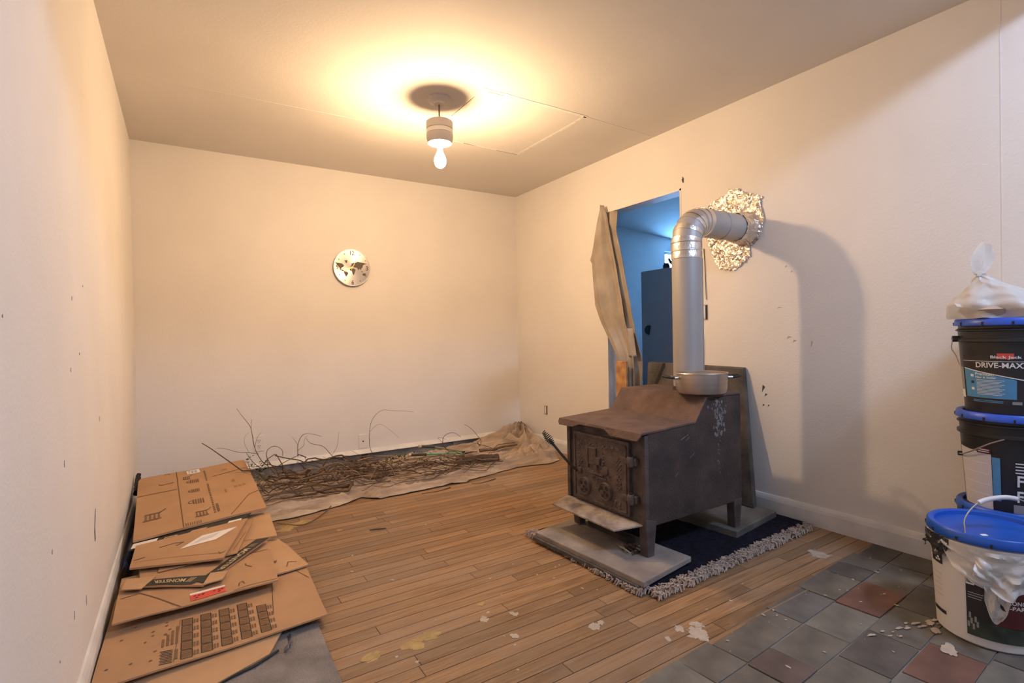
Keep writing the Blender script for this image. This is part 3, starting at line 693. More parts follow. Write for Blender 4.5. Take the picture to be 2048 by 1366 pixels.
t_ = thing('cable_plate', 'ivory cable wall plate with one dark hole on the back wall', 'wall plate', (1.485, D, .125))
obj('cover_plate', MB().box((1.449, D-.006, .125), (1.521, D, .239)), m_plate, t_, bevel=.002)
obj('cable_hole', MB().lathe([(0, D-.0075), (.006, D-.0072), (.006, D-.005)], (1.485, 0, .183), n=12, axis='y'), m_dark, t_)
def wall_box(yc_, zc_, name, label, cat, h=.09, w=.055):
    t_ = thing(name, label, cat, (W, yc_, zc_-h/2))
    obj('box_rim', MB().box((W-.002, yc_-w/2, zc_-h/2), (W, yc_+w/2, zc_+h/2)), mat('ragged_gypsum', (.62, .55, .48), .9, var=.3, scale=40), t_)
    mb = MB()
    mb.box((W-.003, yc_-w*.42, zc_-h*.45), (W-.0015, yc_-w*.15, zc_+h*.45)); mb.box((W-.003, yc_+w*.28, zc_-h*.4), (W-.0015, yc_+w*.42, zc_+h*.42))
    obj('painted_gap_shade', mb, m_dark, t_, fix=False)  # shade inside the open box, painted as black strips on the wall
    obj('device', MB().box((W-.008, yc_-w*.15, zc_-h*.38), (W-.001, yc_+w*.25, zc_+h*.38)), m_plate, t_, bevel=.002)
    for s in (-1, 1): obj('screw', MB().lathe([(0, W-.0105), (.003, W-.010), (.003, W-.007)], (0, yc_+.003, zc_+s*h*.32), n=8, axis='x'), m_metal, t_)
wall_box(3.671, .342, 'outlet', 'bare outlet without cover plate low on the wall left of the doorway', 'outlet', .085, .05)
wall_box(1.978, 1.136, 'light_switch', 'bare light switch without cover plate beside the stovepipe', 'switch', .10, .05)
tag(obj('nail', MB().lathe([(.002, W-.014), (.002, W+.006)], (0, 2.127, 1.996), n=8, axis='x'), m_dark), 'small dark nail in the wall above the doorway corner', 'nail')
mark(wall_right, [(W, 2.132, 2.02), (W, 2.134, 1.985), (W, 2.122, 1.975), (W, 2.12, 2.005)], (-1, 0, 0))
wire = smooth_path([(W-.004, 1.975, 1.53), (W-.006, 1.968, 1.42), (W-.004, 1.966, 1.33), (W-.008, 1.960, 1.215)], 8)
tag(obj('wire', MB().tube(wire, .0022, n=6), m_grime, smooth=True), 'thin dark wire hanging down the wall behind the stovepipe', 'wire')
tag(obj('wire', MB().tube(smooth_path([(W-.004, 1.985, .975), (W-.006, 1.983, .90), (W-.004, 1.988, .832)], 6), .002, n=6), m_label, smooth=True), 'short white wire on the wall above the leaning slab', 'wire')

# ------------------------------------------------------------------ baseboard heater along the back wall
m_heat = mat('heater_grey', (.30, .29, .275), .7, metal=.2, var=.4, scale=5, bump=.1, col2=(.16, .15, .14))
ht = thing('baseboard_heater', 'low baseboard heater with white top lip along the back wall', 'heater', (1.75, D, 0))
obj('top_lip', MB().extrude([(.50, D, .118), (.50, D-.040, .094), (.50, D-.042, .088), (.50, D-.004, .108)], (2.42, 0, 0)), m_trim, ht)
obj('back_plate', MB().box((.50, D-.012, .0), (2.92, D, .110)), m_heat, ht)
obj('bottom_pan', MB().box((.50, D-.05, 0), (2.92, D-.011, .012)), m_heat, ht)
for x in (1.492, 2.3, .9): obj('bracket', MB().box((x-.022, D-.030, .012), (x+.022, D-.011, .096)), mat('navy_bracket', (.025, .028, .05), .7, var=.3) if x == 1.492 else m_heat, ht)

# ------------------------------------------------------------------ curtain cloth hung over the door corner
m_cloth = mat('grey_cloth', (.43, .37, .31), .95, col2=(.30, .25, .20), scale=5, detail=9, lo=.30, hi=.62, bump=.25, bscale=90, spec=.1)
rowsC = [(1.985, 2.845, 2.832), (1.90, 2.872, 2.800), (1.76, 2.925, 2.765), (1.64, 2.965, 2.735), (1.585, 2.988, 2.722), (1.565, 2.965, 2.716), (1.42, 2.955, 2.685), (1.24, 2.938, 2.640), (1.10, 2.868, 2.610), (.96, 2.775, 2.575), (.86, 2.712, 2.545), (.76, 2.690, 2.535), (.55, 2.685, 2.545), (.25, 2.680, 2.56)]
def rowC(v):
    z = rowsC[0][0]+(rowsC[-1][0]-rowsC[0][0])*v
    for i in range(len(rowsC)-1):
        if rowsC[i+1][0] <= z <= rowsC[i][0]:
            k = (rowsC[i][0]-z)/(rowsC[i][0]-rowsC[i+1][0]); return z, rowsC[i][1]+(rowsC[i+1][1]-rowsC[i][1])*k, rowsC[i][2]+(rowsC[i+1][2]-rowsC[i][2])*k
    return rowsC[-1]
def curtain(u, v, back=False):
    z, l, r = rowC(v); y_ = l+(r-l)*u; w = l-r
    fold = .22*w*math.sin(u*8.5+v*1.7+.8)*min(1, v*5)*.5+.06*w*math.sin(u*19-v*3)+.012*N(u*6, v*9, 2)
    return (2.952+fold*.6-.02*math.sin(math.pi*u)+.022*u, y_, z)
cur = thing('door_curtain', 'grey cloth hanging from its corner beside the blue doorway', 'curtain', (2.95, 2.7, .25))
obj('front_fold', MB().grid(curtain, 30, 70), m_cloth, cur, smooth=True, solid=.003)
def curtain2(u, v):
    z = 1.93-1.62*v; _, l_, r_ = rowC((1.985-z)/1.735)
    y_ = r_+.075*min(1, v*8+.3)+(-.105-.02*v)*u
    return (3.004+.014*math.sin(u*9+v*2)+.010*N(u*5, v*8, 5), min(y_, 2.845), z)
obj('back_fold', MB().grid(curtain2, 14, 50), m_cloth, cur, smooth=True, solid=.003)
def patch(u, v):
    z = 1.05-.20*v; return (2.966+.006*math.sin(u*8)+.004*N(u*4, v*4), 2.648-.115*u-.012*v+.02*(1-v)*u, z)
obj('torn_flap', MB().grid(patch, 14, 12), m_cloth, cur, smooth=True, solid=.003)
m_orange = mat('orange_varnished_wood', (.60, .33, .12), .4, scale=16, col2=(.33, .15, .045), bump=.1, detail=8)
bd = MB().box((2.888, 2.545, 0), (2.908, 2.648, .818))
tag(obj('wood_board', bd, m_orange, bevel=.004), 'orange varnished board standing in the doorway under the cloth', 'board')

# ------------------------------------------------------------------ room beyond the doorway
m_bw = mat('back_room_plaster', (.70, .71, .72), .8, var=.05)
BX = 6.2; BY = 3.9
def bz(x): return 2.235-.085*(x-3.0)       # sloping ceiling
mb = MB().box((W+.11, BY, 0), (4.86, BY+.1, 2.2)); mb.box((4.86, BY, 0), (5.55, BY+.1, 1.50)); mb.box((5.55, BY, 0), (BX, BY+.1, 2.2)); mb.box((4.86, BY, 1.93), (5.55, BY+.1, 2.2))
struct('wall_beyond_back', mb, m_bw, fix=False)
struct('wall_beyond_side', MB().box((BX, .6, 0), (BX+.1, BY+.1, 2.2)), m_bw)
struct('wall_beyond_near', MB().box((W+.11, .5, 0), (BX, .6, 2.2)), m_bw)
struct('floor_beyond', MB().box((W+.12, .5, -.12), (BX+.1, BY+.1, 0)), mat('dark_lino', (.16, .14, .12), .6, var=.2))
mb = MB().extrude([(W+.10, .5, bz(W)), (BX+.1, .5, bz(BX)), (BX+.1, .5, bz(BX)+.5), (W+.10, .5, bz(W)+.3)], (0, BY-.4, 0)); struct('ceiling_beyond', mb, m_bw)
win = MB()
for a, b in [((4.86, 1.50), (4.89, 1.93)), ((5.52, 1.50), (5.55, 1.93)), ((4.86, 1.50), (5.55, 1.53)), ((4.86, 1.90), (5.55, 1.93)), ((5.195, 1.5), (5.215, 1.93))]: win.box((a[0], BY+.02, a[1]), (b[0], BY+.06, b[1]))
wn = struct('window_1', win, m_trim, fix=False)
m_pane = bpy.data.materials.new('daylit_pane'); m_pane.use_nodes = True; b_ = m_pane.node_tree.nodes['Principled BSDF']
b_.inputs['Emission Color'].default_value = (.21, .52, 1.0, 1); b_.inputs['Emission Strength'].default_value = 72.0; b_.inputs['Base Color'].default_value = (.4, .6, .8, 1)
obj('pane', MB().box((4.875, BY+.07, 1.51), (5.535, BY+.075, 1.92)), m_pane, wn)
m_fr = mat('fridge_enamel', (.42, .42, .45), .5, var=.06)
fr_ = thing('refrigerator', 'tall plain refrigerator seen through the doorway in blue light', 'refrigerator', (4.25, 3.0, 0))
obj('cabinet', MB().box((3.94, 2.64, .05), (4.62, 3.355, 1.588)), m_fr, fr_, bevel=.006)
obj('freezer_door', MB().box((3.90, 2.645, 1.20), (3.938, 3.35, 1.585)), m_fr, fr_, bevel=.006) if False else None
obj('door', MB().box((3.90, 2.645, .06), (3.938, 3.352, 1.590)), m_fr, fr_, bevel=.008)
mb = MB().extrude([(3.90, 3.28+.045*math.cos(a*.3), 1.045+.065*math.sin(a*.3)*1.0) for a in range(-5, 6)]+[(3.90, 3.255, 1.08), (3.90, 3.262, 1.02)], (-.012, 0, 0))
hz = MB().lathe([(0, 3.886), (.042, 3.888), (.046, 3.90)], (0, 3.262, 1.043), n=20, axis='x')
for i in range(len(hz.v)):
    x, y_, z = hz.v[i]; hz.v[i] = (x, max(y_, 3.246-.25*(z-1.043)), z)
obj('handle', hz, mat('dark_green_plastic', (.02, .045, .04), .5, var=0), fr_)
obj('base', MB().box((3.95, 2.66, 0), (4.6, 3.34, .06)), m_dark, fr_)
m_kit = mat('dark_kettle', (.015, .022, .03), .3, var=.1)
kt = thing('kettle', 'dark kettle standing on top of the refrigerator', 'kettle', (4.05, 3.00, 1.588))
obj('kettle_body', MB().lathe([(0, 1.589), (.07, 1.589), (.082, 1.61), (.078, 1.65), (.05, 1.685), (.015, 1.695), (.014, 1.71), (0, 1.712)], (4.05, 2.985, 0), n=24), m_kit, kt, smooth=True)
obj('kettle_handle', MB().tube(smooth_path([(4.05, 3.06, 1.66), (4.05, 3.07, 1.72), (4.05, 2.99, 1.76), (4.05, 2.92, 1.72), (4.05, 2.91, 1.66)], 6), .007, n=8), m_kit, kt, smooth=True)
obj('kettle_spout', MB().tube([(4.03, 3.055, 1.62), (4.02, 3.10, 1.655), (4.01, 3.115, 1.69)], [.018, .013, .009], n=10), m_kit, kt, smooth=True)
tag(obj('jar', MB().lathe([(0, 1.589), (.028, 1.589), (.03, 1.60), (.03, 1.625), (.022, 1.635), (.022, 1.645), (0, 1.646)], (3.98, 3.115, 0), n=16), m_kit, smooth=True), 'small dark jar beside the kettle on the refrigerator', 'jar')

# ------------------------------------------------------------------ buckets
m_blk = mat('black_plastic', (.022, .021, .021), .38, var=.1)
m_blue = mat('blue_lid', (.012, .095, .50), .38, var=.12, scale=8)
m_blue2 = mat('royal_blue_lid', (.035, .11, .62), .36, var=.12, scale=8)
m_whitep = mat('white_plastic', (.70, .67, .65), .42, var=.05)
m_wire = mat('steel_wire', (.5, .48, .46), .35, metal=.9, var=0)
m_lblue = mat('label_blue', (.085, .30, .55), .5, var=.10, scale=20)
m_lwhite = mat('label_white', (.62, .60, .60), .6, var=.06)
m_lgrey = mat('label_grey', (.30, .30, .31), .6, var=.1)
m_llt = mat('label_lettering', (.78, .78, .78), .6, var=0)
m_maroon = mat('label_maroon', (.115, .018, .020), .5, var=.3, scale=14)
m_lblk = mat('label_black', (.030, .026, .028), .5, var=.2)
m_photo = mat('label_photo', (.06, .075, .055), .5, var=.6, scale=18)
def bucket(cx, cy, z0, h, rt, rb, m_body, m_lid, name, label, bail=None, lid_h=.026):
    t_ = thing(name, label, 'bucket', (cx, cy, z0), None)
    body = obj('pail', MB().lathe([(0, z0), (rb-.006, z0), (rb, z0+.006), (rb+(rt-rb)*.72, z0+h*.76), (rb+(rt-rb)*.72+.009, z0+h*.765), (rb+(rt-rb)*.72+.009, z0+h*.79),
        (rb+(rt-rb)*.74, z0+h*.80), (rb+(rt-rb)*.8, z0+h*.87), (rb+(rt-rb)*.8+.007, z0+h*.875), (rb+(rt-rb)*.8+.007, z0+h*.885), (rt-.006, z0+h*.9), (rt-.006, z0+h-.018)], (cx, cy, 0), n=64), m_body, t_, smooth=True)
    zt = z0+h
    lid = obj('lid', MB().lathe([(rt-.004, zt-lid_h), (rt+.006, zt-lid_h), (rt+.007, zt-lid_h+.004), (rt+.004, zt-.004), (rt, zt), (rt-.012, zt), (rt-.016, zt-.003), (rt-.018, zt-.015), (rt-.024, zt-.017), (0, zt-.017)], (cx, cy, 0), n=64), m_lid, t_, smooth=True)
    mb = MB()
    for k in range(12):
        a = k*math.pi/6+.3; d = Vector((math.cos(a), math.sin(a), 0)); s = Vector((-d.y, d.x, 0)); c = Vector((cx, cy, 0))+d*(rt+.0045)
        mb.extrude([c-s*.0028+Vector((0, 0, zt-lid_h+.001)), c+s*.0028+Vector((0, 0, zt-lid_h+.001)), c+s*.0028+Vector((0, 0, zt-lid_h+.013)), c-s*.0028+Vector((0, 0, zt-lid_h+.013))], d*.004)
    obj('lid_notch_shade', mb, m_dark, lid, kind='stuff')  # dark blocks for the lid notches, their shade put in as colour
    def rad(z): k = (z-z0)/h; return rb+(rt-rb)*k/1.0*.99
    if bail:
        a0 = math.radians(bail[0]); droop = bail[1]
        for s in (0, math.pi):
            d = Vector((math.cos(a0+s), math.sin(a0+s), 0)); c = Vector((cx, cy, z0+h*.80))+d*(rt+.001)
            obj('bail_ear', MB().tube([c-d*.004, c+d*.012], .011, n=14), m_body, t_, smooth=True)
        pts = []
        for i in range(25):
            q = math.pi*i/24; R = rt+.014
            along = Vector((math.cos(a0), math.sin(a0), 0)); side = Vector((-math.sin(a0), math.cos(a0), 0))*bail[2]
            pts.append(Vector((cx, cy, z0+h*.80))+along*R*math.cos(q)+(side*math.cos(droop)+Vector((0, 0, math.sin(droop))))*R*1.10*math.sin(q))
        bl = obj('bail', MB().tube(pts, .0022, n=6), m_wire, t_, smooth=True)
        obj('grip', MB().tube(pts[10:15], .0075, n=10), m_whitep, bl, smooth=True)
    return t_, rad
def cyl_patch(parent, c, rad, t0, t1, zlo, zhi, m, off=.0012, name='label_panel', n=10):
    """printed panel hugging the pail; t0..t1 degrees, z edges may be functions of u"""
    g = lambda z, u: z(u) if callable(z) else z
    def fn(u, v):
        a = math.radians(t0+(t1-t0)*u); z = g(zlo, u)+(g(zhi, u)-g(zlo, u))*v; r = rad(z)+off
        return (c[0]+r*math.cos(a), c[1]+r*math.sin(a), z)
    return obj(name, MB().grid(fn, n, 2), m, parent, smooth=True, fix=False)
def cyl_text(parent, c, rad, body, t0, t1, z0, z1, m, off=.0022, name='lettering'):
    v, f = text_mesh(body); vv = []
    for q in v:
        a = math.radians(t0+(t1-t0)*q[0]); z = z0+(z1-z0)*q[1]; r = rad(z)+off; vv.append((c[0]+r*math.cos(a), c[1]+r*math.sin(a), z))
    obj(name, MB().add(vv, f), m, parent, fix=False)
BH = .345; bc = (2.832, .525)
RT, RBm = .151, .1255
b3, rad3 = bucket(bc[0], bc[1], 0.002, .357, RT, RBm, m_blk, m_blue, 'bucket', 'bottom bucket of the stack, its blue lid showing behind the white bucket')
b2c = (bc[0]+.001, bc[1]-.001)
b2, rad2 = bucket(b2c[0], b2c[1], .3415, .360, RT, RBm, m_blk, m_blue2, 'bucket', 'middle black bucket of the stack, with a white and light blue label', bail=None)
b1, rad1 = bucket(bc[0], bc[1], .684, .360, RT, RBm, m_blk, m_blue2, 'bucket', 'topmost black bucket with blue lid and a blue printed label, under a plastic bag')
# top bucket label
z = .684
rr1 = lambda zz: rad1(zz)
cyl_patch(b1, bc, rr1, 130, 232, z+.050, z+.225, m_lblk, .0008, n=24)
cyl_patch(b1, bc, rr1, 132, 201, z+.072, lambda u: z+.176-.036*u**1.15, m_lblue, .0016, n=20, name='blue_panel')
cyl_patch(b1, bc, rr1, 132, 232, lambda u: z+.1765-.050*u**1.1, lambda u: z+.1800-.050*u**1.1, m_llt, .0022, n=24, name='white_line')
cyl_patch(b1, bc, rr1, 130, 232, z+.2045, z+.206, m_llt, .0016, n=24, name='white_line')
cyl_patch(b1, bc, rr1, 180, 198, z+.214, z+.234, m_red, .0010, name='red_emblem')
cyl_text(b1, bc, rr1, 'Black Jack', 173, 206, z+.213, z+.226, m_llt)
cyl_text(b1, bc, rr1, 'DRIVE-MAXX', 154, 215, z+.182, z+.201, m_llt)
cyl_text(b1, bc, rr1, 'Premium', 152, 176, z+.153, z+.164, m_llt)
cyl_text(b1, bc, rr1, 'Filler & Sealer', 152, 179, z+.143, z+.150, m_llt)
for k in range(11): cyl_patch(b1, bc, rr1, 153, 188-3*(k % 3), z+.136-.0052*k, z+.1375-.0052*k, m_llt, .002, name='small_print', n=8)
for k in range(3): cyl_patch(b1, bc, rr1, 144, 149, z+.147-.024*k, z+.156-.024*k, m_llt if k != 1 else m_lblk, .002, name='pictogram', n=4)
for k in range(2): cyl_patch(b1, bc, rr1, 146, 186, z+.062-.005*k, z+.0645-.005*k, m_lblue, .002, name='small_print', n=8)
cyl_patch(b1, bc, rr1, 196, 207, z+.054, z+.064, m_lgrey, .002, name='small_print')
cyl_patch(b1, bc, rr1, 115, 128, z+.066, z+.18, m_lgrey, .001, name='side_panel')
cyl_patch(b1, bc, rr1, 117, 127, z+.066, z+.095, m_llt, .0016, name='barcode')
obj('bail', MB().tube(smooth_path([(bc[0]+(RT+.012)*math.cos(2.06), bc[1]+(RT+.012)*math.sin(2.06), z+.285), (bc[0]+(RT+.016)*math.cos(2.05), bc[1]+(RT+.016)*math.sin(2.05), z+.25), (bc[0]+(RT+.004)*math.cos(2.08), bc[1]+(RT+.004)*math.sin(2.08), z+.22), (bc[0]+(RT-.003)*math.cos(2.14), bc[1]+(RT-.003)*math.sin(2.14), z+.185)], 6), .002, n=6), m_wire, b1, smooth=True)
ea = Vector((math.cos(2.06), math.sin(2.06), 0)); obj('bail_ear', MB().tube([Vector((bc[0], bc[1], z+.285))+ea*(RT-.008), Vector((bc[0], bc[1], z+.285))+ea*(RT+.014)], .012, n=14), m_blk, b1, smooth=True)
# middle bucket label
z = .3415
cyl_patch(b2, b2c, rad2, 120, 172, z+.014, lambda u: z+.226-.012*u, m_lwhite, .0012, n=14, name='white_panel')
cyl_patch(b2, b2c, rad2, 120, 156, lambda u: z+.2265-.008*u, lambda u: z+.240-.010*u, m_lblk, .0014, name='label_band')
cyl_patch(b2, b2c, rad2, 154, 172, lambda u: z+.214, lambda u: z+.236-.004*u, m_maroon, .0018, name='red_panel')
for k in range(2): cyl_patch(b2, b2c, rad2, 156, 170, z+.2265-.007*k, z+.2295-.007*k, m_llt, .0026, name='small_print', n=6)
for k in range(4): cyl_patch(b2, b2c, rad2, 124, 169, z+.178-.038*k, z+.1795-.038*k, m_llt, .002, name='small_print', n=8)
cyl_patch(b2, b2c, rad2, 172.8, 182, z+.050, z+.205, m_lblue, .0016, name='blue_strip')
for k in range(4): cyl_patch(b2, b2c, rad2, 198, 222, z+.190-.011*k, z+.194-.011*k, m_llt, .0016, name='small_print')
for zz in (.110, .055): cyl_text(b2, b2c, rad2, 'F', 200, 207, z+zz, z+zz+.040, m_llt)
cyl_patch(b2, b2c, rad2, 196, 222, z+.014, z+.045, m_lgrey, .0016, name='label_box')
# stick across the middle bucket
e = lambda a, zz, k=.0: (b2c[0]+(rad2(zz)+k)*math.cos(math.radians(a)), b2c[1]+(rad2(zz)+k)*math.sin(math.radians(a)), zz)
obj('bail', MB().tube(smooth_path([e(118, z+.190, .010), e(135, z+.198, .014), e(155, z+.222, .018), e(174, z+.256, .022), e(188, z+.278, .024)], 6), .0024, n=6), m_wire, b2, smooth=True)
obj('bail_ear', MB().tube([e(118, z+.190, -.002), e(118, z+.190, .014)], .009, n=12), m_blk, b2, smooth=True)
# white bucket
wc = (2.500, .500)
wb, radw = bucket(wc[0], wc[1], 0.002, .358, .157, .136, m_whitep, m_blue, 'bucket', 'white bucket with blue lid and dark label standing on the slate floor', lid_h=.030)
cyl_patch(wb, wc, radw, 173, 250, .034, .225, m_lblk, .0012, n=24)
cyl_patch(wb, wc, radw, 198, 250, .085, .235, m_maroon, .0018, n=14, name='maroon_panel')
cyl_patch(wb, wc, radw, 173, 250, .034, lambda u: .095-.02*u, m_photo, .0022, n=16, name='photo_panel')
cyl_patch(wb, wc, radw, 173.6, 181.5, .198, .240, m_llt, .0022, name='barcode_panel')
for k in range(5): cyl_patch(wb, wc, radw, 174.4+1.3*k, 175.1+1.3*k, .203, .235, m_lblk, .003, name='barcode_bar', n=2)
for k in range(3): cyl_patch(wb, wc, radw, 175, 190-k, .172-.008*k, .1732-.008*k, m_llt, .0022, name='small_print')
for k, (a, zz) in enumerate([(174, .06), (177, .072), (179, .055), (183, .065), (175.5, .09), (181, .08)]): cyl_patch(wb, wc, radw, a, a+2.2, zz, zz+.018, m_lgrey, .003, name='photo_detail', n=2)
cyl_text(wb, wc, radw, 'CONCRETE', 211, 243, .160, .173, m_llt)
cyl_text(wb, wc, radw, '1-PART', 211, 233, .144, .156, m_llt)
cyl_patch(wb, wc, radw, 124, 145, .225, .262, m_lblk, .0012, name='side_panel')
for a_, z_ in ((134, .234), (137, .243), (139, .236), (136, .251)): cyl_patch(wb, wc, radw, a_, a_+3.5, z_, z_+.006, m_llt, .002, name='white_mark', n=3)
for k in range(5): cyl_patch(wb, wc, radw, 126, 143-2*(k % 2), .19-.018*k, .1913-.018*k, m_lgrey, .0012, name='small_print')
cyl_patch(wb, wc, radw, 120, 146, .058, .070, m_lblk, .0012, name='label_band')
# bail of the white bucket stands up over the lid
w_ = lambda a, zz, k=0.: (wc[0]+(radw(zz)+k)*math.cos(math.radians(a)), wc[1]+(radw(zz)+k)*math.sin(math.radians(a)), zz)
bpts = smooth_path([w_(153, .265, .008), (wc[0]-.158, wc[1]+.018, .345), (wc[0]-.125, wc[1]+.025, .395), (wc[0]-.070, wc[1]+.012, .435), (wc[0]-.02, wc[1]-.015, .452), (wc[0]+.025, wc[1]-.055, .455), (wc[0]+.06, wc[1]-.10, .43), (wc[0]+.07, wc[1]-.15, .36), w_(356-60, .285, .010)], 6)
bl = obj('bail', MB().tube(bpts, .0023, n=6), m_wire, wb, smooth=True)
obj('grip', MB().tube(bpts[19:32], .0075, n=10), m_whitep, bl, smooth=True)
obj('price_sticker', MB().prism([(wc[0]-.09, wc[1]-.01), (wc[0]-.075, wc[1]-.02), (wc[0]-.066, wc[1]-.010), (wc[0]-.081, wc[1]+.0)], .3425, .3445), m_llt, wb)

# thin plastic bags
def film(name, col, alpha):
    m = mat(name, col, .35, var=.06, scale=12, bump=.25, bscale=30, alpha=alpha); return m
m_film = film('clear_white_film', (.78, .74, .69), .62)
kn = Vector((2.742, .582, 1.205))
bagc = Vector((2.825, .528, 1.052))
bag = thing('plastic_bag', 'knotted translucent white plastic bag on top of the bucket stack', 'bag', (2.825, .528, 1.048))
def bagfn(u, v):
    a = 2*math.pi*u; k = v
    r = .176*(1-k)**1.12*(1+.10*math.sin(a*3+1)+.07*math.sin(a*7)*(1-k))*(.86+.5*min(k, .25)/.25*.28)+.010*k
    c = bagc.lerp(kn, k**.8); dz = .012*N(math.cos(a)*2, math.sin(a)*2, k*4)
    return (c.x+r*math.cos(a)+.010*N(a*2, k*6), c.y+r*math.sin(a)+.010*N(a*2, k*6, 4), max(1.0435, c.z-.009*(1-k)+dz*(1-k)))
obj('bag_body', MB().grid(bagfn, 72, 26), m_film, bag, smooth=True)
obj('knot', MB().lathe([(0, -.012), (.013, -.006), (.014, .004), (.007, .012), (0, .013)], kn, n=16, fn=lambda r, h, t_: r*(1+.25*math.sin(3*t_+h*200))), m_film, bag, smooth=True)
def ear(u, v):
    w = .006+.026*math.sin(math.pi*min(1, .12+.80*v))
    return (kn.x+.018*v+(u-.5)*2*w*.844, kn.y-.010*v-(u-.5)*2*w*.537+.010*math.sin(u*9+v*3), kn.z+.118*v+.012*math.sin(u*5)*v)
obj('bag_ear', MB().grid(ear, 12, 16), m_film, bag, smooth=True)
def ear2(u, v):
    w = .010+.025*v
    return (2.668+.05*v+(u-.5)*2*w*.5, .632-.03*v+(u-.5)*w, 1.09+.02*math.sin(u*3)*v-.012*v+.012*u)
obj('bag_corner', MB().grid(ear2, 8, 8), m_film, bag, smooth=True)
m_tan = mat('tan_paper', (.50, .36, .26), .9, var=.2, scale=20)
obj('bag_contents', MB().lathe([(0, 1.046), (.10, 1.046), (.125, 1.075), (.085, 1.11), (.03, 1.13), (0, 1.132)], (2.80, .545, 0), n=32, fn=lambda r, h, t_: r*(1+.25*N(t_*1.2, h*12))), m_tan, bag, smooth=True)
# bag hanging from under the lid of the white bucket
m_film2 = film('white_film_thick', (.74, .70, .66), .80)
hb = thing('plastic_bag', 'crumpled white plastic bag hanging from under the lid of the white bucket', 'bag', (2.35, .45, .12))
def hmin(zz): return .013 if zz > .255 else .004
def hang(t0, t1, ztop, zbot, amp, seed):
    def fn(u, v):
        a = math.radians(t0+(t1-t0)*u); zz = ztop+(zbot(u)-ztop)*v
        r = radw(zz)+.010+amp*(.5+.5*math.sin(u*13+v*4+seed))*v+.010*N(u*5+seed, v*6)+.004*N(u*18, v*16, seed)
        return (wc[0]+max(r, radw(zz)+hmin(zz))*math.cos(a), wc[1]+max(r, radw(zz)+hmin(zz))*math.sin(a), zz)
    return MB().grid(fn, 34, 22)
obj('bag_sheet', hang(152, 250, .328, lambda u: .300-.095*math.sin(math.pi*min(1, u*1.25))**.8-.015*N(u*6, 1), .012, 1), m_film2, hb, smooth=True)
obj('bag_bulge', hang(184, 236, .318, lambda u: .245-.060*math.sin(math.pi*u), .034, 4), m_film2, hb, smooth=True)
obj('bag_tail', hang(191, 217, .262, lambda u: .205-.118*math.sin(math.pi*min(1., .12+u*.9))+.02*u, .010, 7), m_film2, hb, smooth=True)
obj('bag_hole', MB().extrude([w_(a, zz, .032) for a, zz in ((203, .172), (205.4, .164), (207, .151), (204.6, .154), (203, .162))], Vector((-.004, -.001, 0))), m_dark, hb)
m_bfilm = mat('black_film', (.03, .03, .032), .3, var=.1, bump=.3, bscale=40)
obj('black_liner', hang(118, 160, .330, lambda u: .262+.018*math.sin(u*7)+.02*u, .010, 9), m_bfilm, hb, smooth=True)

